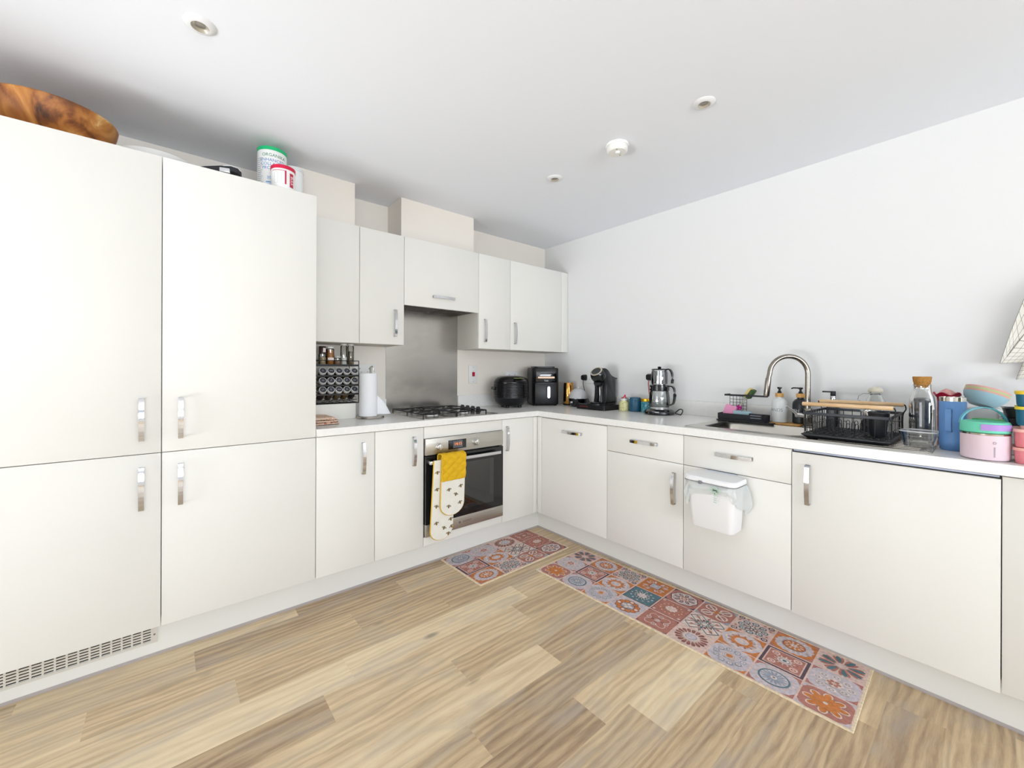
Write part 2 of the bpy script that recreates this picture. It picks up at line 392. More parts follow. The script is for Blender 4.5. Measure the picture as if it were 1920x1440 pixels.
# vent grille in the plinth
t = thing('vent_grille', 'slotted silver vent grille set in the plinth under the leftmost tall cabinet', 'vent grille', (-2.776, PYH, 0))
b = B(); x1 = 0; z0, z1 = .057, .1565
cells = 19; pitch = .0305; first = -.0215
SL = []
for c in range(cells):
    xr = first-pitch*c; SL.append((xr-.0245, xr))
SL = SL[::-1]; xl = SL[0][0]-.02
b.box(xl, 0, -.004, -.0003, z0, .0675); b.box(xl, 0, -.004, -.0003, .1465, z1)
prev = xl
for s0, s1 in SL: b.box(prev, s0, -.004, -.0003, .0675, .1465); prev = s1
b.box(prev, 0, -.004, -.0003, .0675, .1465)
for s0, s1 in SL:
    for k in range(1, 7):
        zz = .0675+.0108*k+.0005; b.box(s0, s1, -.004, -.0003, zz-.0032, zz+.0032)
b.out('grille_plate', mat('grille_silver', '#dcd9d2', .4, .3), t, smooth=0)
b = B(); b.box(xl+.01, -.02, -.0012, -.0002, .07, .15); b.out('backing', mat('grille_dark', '#26201d', .8), t, smooth=0)
b = B(); b.cyl(0, 0, 0, .0015, .0035, M=T(-.010, -.004, .092) @ RX(90), seg=14); b.out('screw', mat('screw_grey', '#8f8c8a', .3, 1), t)
# base run under the hob
hob_cab('base_cabinet', 'narrow ivory base cabinet next to the tall cabinet, folded cloth above', XT, -1.8688, [('door', 0, .3032, ZB0, ZB1, (.2365, .733, False))])
hob_cab('base_cabinet', 'narrow ivory base cabinet directly left of the oven', -1.8688, -1.5709, [('door', 0, .2979, ZB0, ZB1, (.2305, .733, False))])
t = thing('oven_housing', 'ivory housing unit with strips above and below the built-in oven', 'cabinet', (-1.5709, FH, 0), 0, 'cabinets along the hob wall')
b = B(); b.box(.0008, .0018+.004, .02, .5715, .159, .8715); b.box(.5937, .5993, .02, .5715, .159, .8715); b.box(.006, .594, .02, .5715, .159, .195); b.box(.006, .594, .02, .5715, .808, .8715); b.out('carcass', CARC, t, smooth=0)
b = B(); b.box(G, .6002-G, 0, .019, .797, ZB1-G, .001); b.out('top_panel', DOOR, t)
b = B(); b.box(G, .6002-G, 0, .019, ZB0+G, .2035, .001); b.out('bottom_panel', DOOR, t)
hob_cab('base_cabinet', 'narrow ivory base cabinet between the oven and the corner', -.9707, -.6345, [('door', 0, .2944, ZB0, ZB1, (.0375, .7335, False)), ('filler', .2944, .3376, ZB0, ZB1, None)])
# base run under the sink (unit x = world -y)
sink_cab('dishwasher_cabinet', 'tall single ivory panel front with a horizontal handle, next to the corner', FH-.0003, -1.2078,
    [('filler', -.0014, .0448, ZB0, ZB1, None), ('door', .0448, .6355, ZB0, .8625, (.349, .786, True))])
sink_cab('drawer_cabinet', 'ivory base cabinet with a drawer over a door, left of the hanging bin', -1.2078, -1.7045,
    [('drawer', 0, .4967, .7105, ZB1, (.263, .7955, True)), ('door', 0, .4967, ZB0, .7105, (.446, .573, False))])
sink_cab('sink_cabinet', 'ivory sink cabinet with a drawer front and the white bin hanging on its door', -1.7045, -2.1991,
    [('drawer', 0, .4946, .7105, ZB1, (.2555, .7955, True)), ('door', 0, .4946, ZB0, .7105, None)], ctop=.72)
t = sink_cab('appliance_cabinet', 'wide plain ivory door with a vertical handle under the dish rack', -2.1991, -2.7936,
    [('door', 0, .5945, .1475, .8575, (.062, .725, False))], ctop=.855)
b = B(); b.box(.004, .590, .012, .03, .8605, .8665); b.out('trim_rail', mat('rail_blue_grey', '#8e93a3', .35, .4), t, smooth=0)
b = B(); b.box(.001, .5935, .02, .04, .856, .8715); b.out('gap_shade_strip', GAP, t, smooth=0)  # dark strip painted in as the shade of the gap above the door
sink_cab('base_cabinet', 'plain ivory base cabinet at the right edge of the photo', -2.7936, -3.39, [('door', 0, .5964, ZB0, ZB1, (.53, .733, False))])
sink_cab('base_cabinet', 'plain ivory base cabinet continuing beyond the right edge of the photo', -3.39, -3.99, [('door', 0, .6, ZB0, ZB1, (.53, .733, False))])
# worktop (one L-shaped slab) with upstands
t = thing('worktop', 'pale grey L-shaped worktop running under the hob, corner appliances and sink', 'worktop', (0, 0, .872))
SX0, SX1, SY0, SY1 = -.585, -.11, -1.712, -2.6     # cut-out for the sink
b = B(); b.box(XT+.0005, -.0005, WH, -.0005, 0, .038, .0012); b.box(WS_, -.0005, SY0, WH, 0, .038)
b.box(WS_, SX0, SY1, SY0, 0, .038); b.box(SX1, -.0005, SY1, SY0, 0, .038); b.box(WS_, -.0005, -4.0, SY1, 0, .038)
b.out('worktop_slab', TOP, t, smooth=0)
b = B(); b.box(XT+.0005, -1.5705, -.018, -.0005, .0382, .134, .001); b.out('upstand', TOP, t, smooth=0)
b = B(); b.box(-.9765, -.019, -.018, -.0005, .0382, .134, .001); b.out('upstand', TOP, t, smooth=0)
b = B(); b.box(-.018, -.0005, -4.0, -.0005, .0382, .134, .001); b.out('upstand', TOP, t, smooth=0)
# wall cabinets
WF = -.296
def wall_cab(label, x0, x1, z0, fronts):
    return cabinet('wall_cabinet', label, 'cabinet', x0, WF, 0, x1-x0, .2955, z0+.0005, ZW-.001, fronts, 'wall cabinets over the hob wall')
wall_cab('ivory wall cabinet above the spice rack, partly behind the tall cabinet', XT+.001, -1.8586, ZWB, [('door', 0, .3124, ZWB, ZW, None)])
wall_cab('ivory wall cabinet directly left of the extractor, handle at its right edge', -1.8586, -1.5697, ZWB, [('door', 0, .2889, ZWB, ZW, (.224, 1.509, False))])
wall_cab('ivory wall cabinet directly right of the extractor, above the red switch', -.9772, -.6721, ZWB, [('door', 0, .3051, ZWB, ZW, (.054, 1.508, False))])
wall_cab('wide ivory wall cabinet ending at the room corner, above the rice cooker', -.6721, -.0005, ZWB, [('door', 0, .5879, ZWB, ZW, (.0435, 1.504, False)), ('filler', .5879, .6716, ZWB, ZW, None)])
t = cabinet('extractor_cabinet', 'shorter ivory flap-front cabinet with an extractor hood above the hob', 'cabinet', -1.5697, WF, 0, .5925, .2955, 1.668, ZW-.001, [('door', 0, .5925, 1.634, ZW, (.29, 1.712, True))], 'wall cabinets over the hob wall')
b = B(); b.box(.004, .5885, .021, .293, 1.640, 1.6675, .002); b.out('hood_tray', mat('hood_grey', '#74716d', .35, .8), t)
for q in ((.03, .30), (.32, .565)): b = B(); b.box(q[0], q[1], .06, .26, 1.6375, 1.6405); b.out('grease_filter', mat('filter_grey', '#5f5c59', .5, .8, var=.3, vscale=120), t, smooth=0)
b = B(); b.box(.155, .30, .024, .05, 1.636, 1.6405, .004); b.out('control_slot', BLACK, t)
for k in range(3):
    b = B(); b.box(.18+.035*k, .20+.035*k, .030, .042, 1.6335, 1.6365, .001); b.out('button', mat('grey_button', '#55555a', .4), t)
# splashback
b = B(); b.box(-1.5695, -.9775, -.004, -.0005, .911, 1.66)
sm = bpy.data.materials.new('smeared_steel'); sm.use_nodes = True; N, L = sm.node_tree.nodes, sm.node_tree.links; P = N['Principled BSDF']
P.inputs['Metallic'].default_value = 1; P.inputs['Base Color'].default_value = lin('#b5b0a9')
tc = N.new('ShaderNodeTexCoord'); mp = N.new('ShaderNodeMapping'); mp.inputs['Scale'].default_value = (3, 3, 5); L.new(tc.outputs['Object'], mp.inputs[0])
nz = N.new('ShaderNodeTexNoise'); nz.inputs['Scale'].default_value = 3; nz.inputs['Detail'].default_value = 2; nz.inputs['Distortion'].default_value = .8; L.new(mp.outputs[0], nz.inputs[0])
mr = N.new('ShaderNodeMapRange'); mr.inputs[1].default_value = .35; mr.inputs[2].default_value = .7; mr.inputs[3].default_value = .22; mr.inputs[4].default_value = .27; L.new(nz.outputs[0], mr.inputs[0]); L.new(mr.outputs[0], P.inputs['Roughness'])
rr = ramp(N, [(.3, '#b0aca7'), (.7, '#b8b4ae')]); L.new(nz.outputs[0], rr.inputs[0]); L.new(rr.outputs[0], P.inputs['Base Color'])
tag(b.out('splashback', sm, smooth=0), 'brushed steel splashback sheet on the wall behind the hob', 'splashback')

# ------------------------------------------------------------------ built-in oven
t = thing('built_in_oven', 'built-in steel and black glass electric oven under the hob', 'oven', (-1.5709, FH, 0))
ow = .6
b = B(); b.box(.0065, .5935, .022, .50, .1955, .2075); b.box(.0065, .5935, .022, .50, .690, .807); b.box(.0065, .05, .022, .50, .2075, .69); b.box(.55, .5935, .022, .50, .2075, .69); b.box(.05, .55, .44, .50, .2075, .69)
b.out('cavity', mat('oven_enamel', '#3c4143', .35), t, smooth=0)
b = B(); b.box(.004, .5935, -.020, .019, .698, .7955, .0015); fas = b.out('control_panel', STEEL, t)
b = B(); b.box(.158, .290, -.0215, -.0195, .716, .773, .0006); ds = b.out('display', GLOSSB, fas)
b = B(); b.box(.192, .262, -.0222, -.0214, .722, .768); b.out('screen', mat('screen_grey', '#5d6266', .25), ds, smooth=0)
b = B(); text(b, '14:15', .026, T(.228, -.0224, .746) @ RX(90), .0002); b.out('clock_digits', mat('amber_led', '#ff8a3c', .5, emit=1.3), ds, smooth=0)
for kx in (.092, .367):
    b = B(); M = T(kx, -.020, .742) @ RX(90)
    b.cyl(0, 0, 0, .006, .0235, .0225, seg=32, M=M, bev=.001); b.cyl(0, 0, .006, .018, .0195, .0175, seg=32, M=M, bev=.0015)
    b.box(-.0045, .0045, -.0195, .0195, .017, .024, .002, M=M); b.out('control_knob', mat('satin_knob', '#cfcdc9', .25, 1), t)
    b = B()
    for k in range(9):
        a = R(-60+k*37); b.box(kx-.0012+.031*math.sin(a), kx+.0012+.031*math.sin(a), -.0205, -.0198, .742+.031*math.cos(a)-.0012, .742+.031*math.cos(a)+.0012)
    b.out('dial_marks', BLACK, fas, smooth=0)
# drop-down door: black glass with a see-through window
b = B(); dz0, dz1 = .209, .690
b.box(.004, .085, -.020, .0195, .283, dz1); b.box(.515, .5935, -.020, .0195, .283, dz1); b.box(.085, .515, -.020, .0195, .283, .325); b.box(.085, .515, -.020, .0195, .622, dz1)
dr = b.out('oven_door', GLOSSB, t, smooth=0)
b = B(); b.box(.085, .515, -.0195, -.014, .325, .622); b.out('door_window', glass('smoked_glass', '#6a7072', .18, .03), dr, smooth=0)
b = B(); b.box(.004, .5935, -.0205, .0195, dz0, .2825, .001); b.out('door_bottom_strip', STEEL, dr)
b = B(); text(b, 'INDESIT', .017, T(.30, -.0209, .246) @ RX(90), .0002, sx=1.1); b.cyl(0, 0, 0, .0004, .0075, seg=20, M=T(.243, -.0207, .246) @ RX(90)); b.out('lettering', mat('etched_grey', '#6f6c69', .5), dr, smooth=0)
b = B(); b.box(.012, .545, -.062, -.044, .648, .668, .003); b.out('door_handle', mat('satin_bar', '#dadbde', .22, 1), dr)
for bx_ in (.016, .525): b = B(); b.box(bx_, bx_+.016, -.0445, -.0195, .649, .667, .002); b.out('handle_bracket', mat('satin_bar', '#dadbde'), dr)
for zz in (.42, .49):
    b = B(); b.tube([(.055, .05, zz), (.545, .05, zz)], .003); b.tube([(.055, .42, zz), (.545, .42, zz)], .003)
    for k in range(13): b.tube([(.07+.0385*k, .05, zz+.003), (.07+.0385*k, .42, zz+.003)], .0018, 6)
    b.out('wire_shelf', CHROME, t)
# ------------------------------------------------------------------ double oven glove over the door bar
t = thing('oven_glove', 'yellow quilted double oven glove with bee print draped over the oven door handle', 'oven glove', (-1.5709, FH, 0))
YEL = mat('mustard_quilt', '#dcae12', .8, bump=.3, bscale=400); CLOTH = mat('bee_cloth', '#e9e6dc', .85, var=.05, vscale=20, bump=.25, bscale=300); TRIMY = mat('mustard_piping', '#d6ab1d', .7)
def pad_outline(w_, z0, z1, n=12):
    P_ = []
    for k in range(n+1):
        a = PI+PI*k/n; P_.append((w_/2*math.cos(a), z0+w_*.42+w_*.42*math.sin(a)))
    P_ += [(w_/2, z1), (-w_/2, z1)]
    return P_
def pad(cx, w_, z0, z1, yf, th, lean=0):
    b = B(); o = pad_outline(w_, z0, z1)
    b.prism([(x, z) for x, z in o], -th/2, th/2, M=T(cx, yf, 0) @ RX(90), bev=th*.35)
    return b
def shear(b, k, zr):   # hang slightly askew
    return b.xf(lambda c: Vector((c.x+k*(c.z-zr), c.y, c.z)))
def piping(cx, w_, z0, z1, yf, k, zr):
    b = B(); o = pad_outline(w_, z0, z1, 20); pts = [(cx+x+k*(z-zr), yf, z) for x, z in o]
    b.tube([pts[-1]]+pts[:-1], .0042, 8); return b
piping(.106, .150, .196, .672, -.068, .055, .66).out('piping', TRIMY, t)
piping(.156, .163, .335, .690, -.084, .03, .66).out('piping', TRIMY, t)
# quilted top: goes over the bar
def quilt(u, v):
    x = (u-.5)*.163; s_ = v*.27
    # path over the bar: up the back (door side), over, down the front to z=.545
    if s_ < .05: y, z = -.036, .64+s_
    elif s_ < .105:
        a = (s_-.05)/.055*PI; y, z = -.036-.0265*(1-math.cos(a))*1.0, .69+.012*math.sin(a)
    else: y, z = -.089, .69-(s_-.105)*.86
    q = .0065*(abs(math.sin((u*2.6+v*4.6)*PI))*abs(math.sin((u*2.6-v*4.6)*PI)))**.45
    if s_ >= .105: y -= q
    elif s_ >= .05: z += q
    return (.156+x+.03*(z-.66), y, z)
b = B(); b.grid(quilt, 44, 60); b.out('quilted_band', YEL, t, smooth=60, solid=.004)
b = B(); e = []
for u in (0, 1): b.tube([quilt(u, k/30) for k in range(31)], .0042, 8)
b.tube([quilt(k/12, 1) for k in range(13)], .0035, 8); b.out('piping', TRIMY, t)
def bee(x, z, y, a):
    M = T(x, y, z) @ RX(90) @ RZ(a) @ Matrix.Diagonal((1.3, 1.3, 1, 1)); b = B()
    b.lathe([(0, 0), (1, 0), (1, .0006), (0, .0006)], 12, 0, M @ Matrix.Diagonal((.0048, .0085, 1, 1)))
    for s_ in (-1, 1):
        b.lathe([(0, 0), (1, 0), (1, .0005), (0, .0005)], 10, 1, M @ T(s_*.0085, .002, 0) @ RZ(s_*-40) @ Matrix.Diagonal((.0055, .0032, 1, 1)))
    for k in (-1, 0, 1): b.box(-.004, .004, k*.0042-.0008, k*.0042+.0008, .0006, .0009, m=2, M=M)
    return b
BEEM = [mat('bee_dark', '#3b352b', .8), mat('bee_wing', '#8f8d86', .8), mat('bee_gold', '#b9923a', .8)]
def merge(dst, src, off=0):
    for f in src.bm.faces: f.material_index += off
    tmp = bpy.data.meshes.new('q'); src.bm.to_mesh(tmp); dst.bm.from_mesh(tmp); src.bm.free(); bpy.data.meshes.remove(tmp)
BP = ((.122, .49, -.0897, 10), (.17, .455, -.0897, -20), (.205, .50, -.0897, 15), (.12, .39, -.0897, -10), (.20, .40, -.0897, 20), (.052, .60, -.0733, 5), (.050, .50, -.0733, 15), (.046, .40, -.0733, -15), (.046, .30, -.0733, 10),
      (.145, .305, -.0733, 12), (.098, .262, -.0733, -25), (.15, .26, -.0733, 30), (.128, .222, -.0733, -8))
for nm, yv, pb in (('long_arm', -.0733, shear(pad(.106, .150, .196, .672, -.067, .012), .055, .66)), ('pocket', -.0897, shear(pad(.156, .163, .335, .690, -.0825, .014), .03, .66))):
    for x, z, y, a in BP:
        if y == yv: merge(pb, bee(x, z, y, a), 1)
    pb.out(nm, [CLOTH]+BEEM, t)


# ------------------------------------------------------------------ gas hob
hx0, hx1, hy0, hy1 = -1.568, -1.0, -.572, -.068
t = thing('gas_hob', 'steel four-burner gas hob with black pan supports set in the worktop', 'hob', ((hx0+hx1)/2, (hy0+hy1)/2, WT))
hw, hd = (hx1-hx0)/2, (hy1-hy0)/2
b = B(); o = rrect(2*hw, 2*hd, .012); i = rrect(2*hw-.03, 2*hd-.03, .01)
b.loft([ring3(o, .0003), ring3(o, .004), ring3(i, .006)]); b.out('hob_plate', mat('hob_steel', '#b9b7b2', .22, 1), t)
for bx, by, br in ((-.165, -.115, .05), (-.165, .115, .036), (.085, -.115, .036), (.085, .115, .042)):
    b = B(); b.cyl(bx, by, .006, .016, br*1.05, br*.95, bev=.002); o1 = b.out('burner_ring', mat('burner_alu', '#d9d9db', .25, 1), t)
    b = B(); b.cyl(bx, by, .0162, .025, br*.82, br*.78, bev=.002); b.out('burner_cap', mat('burner_black', '#1c1d20', .35), t)
for s_ in (-1, 1):
    b = B(); cx = -.158 if s_ < 0 else .082; x0, x1, y0, y1 = cx-.115, cx+.115, -.222, .222; z = .029
    b.tube([(x0, y0, z), (x1, y0, z), (x1, y1, z), (x0, y1, z)], .0045, 8, closed=True)
    b.tube([(x0, 0, z), (x1, 0, z)], .0045)
    for cy in (-.115, .115):
        for a in range(4):
            d = Vector((math.cos(a*PI/2), math.sin(a*PI/2), 0)); e_ = .12 if a % 2 == 0 else .11
            p0 = Vector((cx, cy, z))+d*.018; p1 = Vector((cx, cy, z))+d*e_
            b.tube([p0+Vector((0, 0, .002)), p0+d*.012+Vector((0, 0, .008)), p0+d*.03+Vector((0, 0, .006)), p1], .0042)
    for fx in (x0, x1):
        for fy in (y0, 0, y1): b.tube([(fx, fy, z), (fx, fy, .0062)], .0045)
    b.out('pan_support', mat('cast_black', '#18191c', .45), t)
for k in range(4):
    b = B(); cx_, cy_ = .236, .13-.068*k; b.cyl(cx_, cy_, .006, .012, .021, .020, bev=.002); b.cyl(cx_, cy_, .012, .036, .0165, .0145, bev=.002); b.box(cx_-.003, cx_+.003, cy_-.015, cy_+.015, .034, .040, .001)
    b.out('control_knob', BLACK, t)

# ------------------------------------------------------------------ ceiling fittings
def downlight(x, y, label):
    t = thing('downlight', label, 'ceiling light', (x, y, ZC), 0, 'recessed ceiling spotlights')
    b = B(); b.lathe([(.0255, -.0095), (.030, -.0095), (.041, -.0055), (.0455, -.0015), (.0455, -.0002), (.024, -.0002)], 40); b.out('bezel', mat('bezel_white', '#e9e9ea', .35), t)
    b = B(); b.lathe([(.0285, -.0085), (.027, -.003), (.0205, .0), (.0205, .0)], 36); b.lathe([(.0285, -.0085), (.0205, -.0012), (.0, -.0012)], 36); b.out('reflector', mat('lamp_cup', '#cfcabd', .25, .5), t)
    b = B(); b.lathe([(0, -.0028), (.013, -.0028), (.0155, -.002), (.0155, -.0012)], 24); b.out('bulb', mat('lamp_lens', '#8d867a', .15, .3, coat=.6), t)
    return t
downlight(-2.665, -1.07, 'recessed white spotlight at the upper left of the ceiling, above the tall cabinets')
downlight(-.983, -1.97, 'recessed white spotlight at the upper right, nearest the sink wall')
downlight(-.974, -1.073, 'recessed white spotlight closest to the room corner, beyond the smoke alarm')
t = thing('smoke_alarm', 'round white smoke alarm on the ceiling between two spotlights', 'smoke alarm', (-.991, -1.531, ZC))
b = B(); b.cyl(0, 0, -.012, -.0003, .056, .058, bev=.002, seg=40); b.out('base_plate', WHITEP, t)
b = B(); b.lathe([(.050, -.011), (.052, -.020), (.051, -.034), (.045, -.040), (.0, -.041)], 40); bd = b.out('body', mat('alarm_white', '#f0efea', .4), t)
b = B(); b.lathe([(.012, -.040), (.012, -.045), (.010, -.049), (0, -.050)], 24, cx=-.006, cy=-.008); b.out('test_button', WHITEP, t)
for q in ((-.036, -.022), (.022, .001)): b = B(); b.box(q[0], q[0]+.010, q[1], q[1]+.003, -.0418, -.0405); b.out('vent_slot', mat('slot_grey', '#8a8a86', .6), bd, smooth=0)

# ------------------------------------------------------------------ sockets and switch
SW = mat('socket_white', '#ececea', .25)
def plate(name, label, cat, loc, rz, wd, ht):
    t = thing(name, label, cat, loc, rz); b = B(); b.box(-wd/2, wd/2, -.009, -.0005, -ht/2, ht/2, .003); b.out('face_plate', SW, t); return t
def dbl(label, loc, rz):
    t = plate('wall_socket', label, 'socket', loc, rz, .147, .086)
    for s_ in (-1, 1):
        b = B(); b.box(s_*.036-.008+s_*.018, s_*.036+.008+s_*.018-.0, -.0115, -.0088, .012, .034, .001) if False else b.box(s_*.058-.006, s_*.058+.006, -.0115, -.0088, .008, .030, .001); b.out('rocker', WHITEP, t)
        b = B()
        b.box(s_*.032-.002, s_*.032+.002, -.0094, -.0089, .008, .018); b.box(s_*.032-.013, s_*.032-.008, -.0094, -.0089, -.012, -.008); b.box(s_*.032+.008, s_*.032+.013, -.0094, -.0089, -.012, -.008)
        b.out('pin_slots', mat('slot_dark', '#55555a', .7), t, smooth=0)
    for s_ in (-1, 1): b = B(); b.cyl(0, 0, 0, .0006, .0028, seg=12, M=T(s_*.066, -.0088, -.004) @ RX(90)); b.out('screw', mat('screw_grey', '#8f8c8a'), t)
    return t
dbl('white double wall socket behind the paper towel roll', (-1.722, 0, 1.205), 0)
dbl('white double wall socket mostly hidden behind the rice cooker', (-.408, 0, 1.155), 0)
dbl('white double wall socket near the corner, plug of the pod coffee machine in it', (0, -.535, 1.145), SR)
dbl('white double wall socket behind the glass tea maker', (0, -1.185, 1.150), SR)
t = plate('cooker_switch', 'white vertical switch plate with a red rocker right of the splashback', 'switch', (-.8255, 0, 1.175), 0, .086, .146)
b = B(); b.prism([(-.012, .019), (.012, .019), (.010, -.016), (-.010, -.016)], .008, .016, M=T(0, 0, 0) @ RX(90), bev=.001); b.out('rocker', mat('switch_red', '#b3123a', .3), t, 'red rocker')
for z in (.06, -.06, .026): b = B(); b.cyl(0, 0, 0, .0006, .003, seg=12, M=T(0, -.0088, z) @ RX(90)); b.out('screw', mat('screw_grey', '#8f8c8a'), t)
# ------------------------------------------------------------------ things on top of the tall cabinets
BOWLW = wood('acacia', [(.33, '#4a2814'), (.42, '#7d471d'), (.49, '#a5652a'), (.56, '#b87838'), (.62, '#cb904c'), (.68, '#e9c588')], 1.5, (4.5, 2.0, 3.5), .5, 2.0, 0, 0)
b = B(); b.lathe([(0, 0), (.09, 0), (.135, .02), (.168, .06), (.183, .10), (.1885, .128), (.186, .133), (.181, .131), (.172, .10), (.155, .06), (.12, .03), (0, .022)], 72)
tag(b.out('wooden_bowl', BOWLW), 'large dark-grained wooden bowl on top of the leftmost tall cabinet', 'bowl', loc=(-3.098, -.365, ZT))
b = B(); b.lathe([(0, 0), (.09, 0), (.105, .014), (.135, .046), (.140, .056), (.136, .057), (.128, .046), (.10, .018), (0, .008)], 56)
tag(b.out('white_platter', mat('white_china', '#f0efec', .2)), 'white round platter lying between the wooden bowl and the black gadget', 'plate', loc=(-2.785, -.345, ZT))
t = thing('kitchen_gadget', 'black long-bodied gadget with a pale edge and silver clip on the tall cabinet', 'kitchen gadget', (-2.585, -.47, ZT), R(-18))
b = B()
b.loft([[(x, y-s_*.028+.0, z0+h) for y, h in ((-.0, 0), (.056*s_+.0, 0), (.056*s_, .022), (0, .022))] for x, s_, z0 in ((-.053, 1, .010), (-.03, 1, .016), (.03, 1, .030), (.07, .9, .036), (.095, .7, .034), (.105, .35, .026))])
b.out('gadget_body', MATTEB, t)
b = B(); b.tube([(.04, -.029, .0535), (.07, -.0255, .0595), (.093, -.019, .0565), (.104, -.009, .0475)], .0022); b.out('pale_edge', mat('pale_trim', '#dfe0e2', .3), t)
b = B(); b.box(.03, .07, -.047, -.030, .018, .038, .003); b.out('clip', mat('clip_silver', '#d9dcdf', .2, .6), t, 'silver clip')
b = B(); b.box(-.05, .03, -.022, .02, 0, .016, .002); b.out('foot', BLACK, t)
# powder tubs
def band(b, r, a0, a1, z0, z1, m=0, th=.0004):
    n = max(3, int(abs(a1-a0)/4)); V = []; F = []
    for k in range(n+1):
        a = R(-90+a0+(a1-a0)*k/n)
        for rr_ in (r, r+th):
            for z in (z0, z1): V.append((rr_*math.cos(a), rr_*math.sin(a), z))
    for k in range(n):
        i = 4*k; F += [(i+2, i+6, i+7, i+3), (i, i+1, i+5, i+4), (i+1, i+3, i+7, i+5), (i, i+4, i+6, i+2)]
    b._add(V, F, m)
def can(name, label, loc, r, h, lidcol, liname, rz):
    t = thing(name, label, 'tub', loc, rz); b = B(); b.lathe([(0, .0), (r-.002, .0), (r, .003), (r, h-.018), (r-.001, h-.016)], 48); b.out('tub_body', mat('tub_white', '#f1f2f0', .35), t)
    b = B(); b.lathe([(r+.0002, h-.018), (r+.0018, h-.017), (r+.0018, h-.002), (r, h), (0, h)], 48); b.out('lid', mat(liname, lidcol, .35), t, liname.replace('_', ' ')); return t
# labels wrap the tub; local -Y faces the room
def canface(b, body, size, r, ang, z, m=0, sx=1): text(b, body, size, RZ(ang) @ T(0, -r, z) @ RX(90), .0003, m, bend=r, sx=sx)
ca = 42   # turn so the lettering faces the viewer side
t = can('powder_tub', 'tall white powder tub with a green lid on the tall cabinet', (-2.341, -.400, ZT), .0655, .232, '#16b874', 'green_lid', 0)
b = B(); canface(b, 'ORGANIKA', .0215, .0658, -2, .188); b.out('lettering', mat('label_green', '#4c8a6c', .6), t, smooth=0)
b = B(); canface(b, 'ENHANCED', .0215, .0658, -8, .163); canface(b, 'COLLAGEN', .0215, .0658, -8, .143); canface(b, 'PROTEIN', .0215, .0658, -12, .123); b.out('lettering', mat('label_blue', '#6f8fc4', .6), t, smooth=0)
b = B(); canface(b, '30', .02, .0658, -22, .075)
for k in range(2): band(b, .0658, -34, -8, .050-.012*k, .056-.012*k)
b.out('label_block', mat('label_sky', '#6fa3dc', .6), t, smooth=0)
b = B()
for k in range(14): band(b, .0658, -75, -48-4*(k%3), .17-.010*k, .1725-.010*k)
b.out('fine_print', mat('print_grey', '#a9b3b0', .6), t, smooth=0)
t = can('powder_tub', 'short white tub with a red lid in front of the green-lidded one', (-2.313, -.515, ZT), .0525, .112, '#cf1642', 'red_lid', 0)
b = B(); band(b, .0527, -66, 0, .083, .0855); band(b, .0527, -3, 5, .02, .0855); band(b, .0527, 22, 44, .012, .080); b.out('label_frame', mat('label_red', '#c02347', .5), t, smooth=0)
b = B(); text(b, 'BULK', .020, RZ(33) @ T(0, -.0534, .045) @ RX(90) @ RZ(-90), .0002, sx=.9); b.out('lettering', mat('label_paper', '#f3e6e4', .5), t, smooth=0)
b = B()
for r_ in range(4):
    for c_ in range(3): band(b, .0527, -56+18*c_, -42+18*c_, .022+.014*r_, .0225+.014*r_); band(b, .0527, -56+18*c_, -55+18*c_, .022+.014*r_, .034+.014*r_)
b.out('nutrition_table', mat('print_grey', '#a9b3b0'), t, smooth=0)
t = can('powder_tub', 'plain white tub behind the red and green lidded tubs', (-2.232, -.325, ZT), .052, .205, '#e6e7e8', 'white_lid', 0)

# ------------------------------------------------------------------ left end of the worktop
FLOR = bpy.data.materials.new('floral_cloth'); FLOR.use_nodes = True; N, L = FLOR.node_tree.nodes, FLOR.node_tree.links; P = N['Principled BSDF']
tc = N.new('ShaderNodeTexCoord'); vo = N.new('ShaderNodeTexVoronoi'); vo.inputs['Scale'].default_value = 75; L.new(tc.outputs['Object'], vo.inputs[0])
r1 = ramp(N, [(.15, '#b5563f'), (.3, '#e7b99c'), (.5, '#efd2bd')]); L.new(vo.outputs['Distance'], r1.inputs[0]); L.new(r1.outputs[0], P.inputs['Base Color']); P.inputs['Roughness'].default_value = .9
t = thing('folded_cloth', 'small folded peach patterned cloth beside the tall cabinet', 'cloth', (-2.091, -.33, WT))
def fold(z0, h, w_, d, sd):
    b = B()
    def top(u, v, top_=True):
        x = (u-.5)*w_; y = (v-.5)*d
        e = max(abs(u-.5), abs(v-.5))*2; z = h*(1-max(0, (e-.8)/.2)**2*.8)
        n_ = noise.noise(Vector((x*28+sd, y*28, z0*90)))*.006
        return (x+n_*.3, y, z0+z*.5+(z*.5+n_*.5 if top_ else -z*.5))
    b.grid(lambda u, v: top(u, v), 20, 20); b.grid(lambda u, v: top(u, v, False), 20, 20); bmesh.ops.remove_doubles(b.bm, verts=b.bm.verts, dist=.0005); return b
for k, (z0, h, w_, d) in enumerate(((.001, .012, .148, .23), (.0125, .012, .142, .222), (.0245, .013, .13, .205))):
    fold(z0, h, w_, d, k*3).out('fold', FLOR, t, smooth=80)
b = B(); b.box(-2.165, -1.853, -.221, -.0195, WT+.0002, 1.003, .0015)
tag(b.out('riser_box', mat('riser_white', '#e9e6de', .45)), 'low cream box on the worktop carrying the spice rack', 'box')
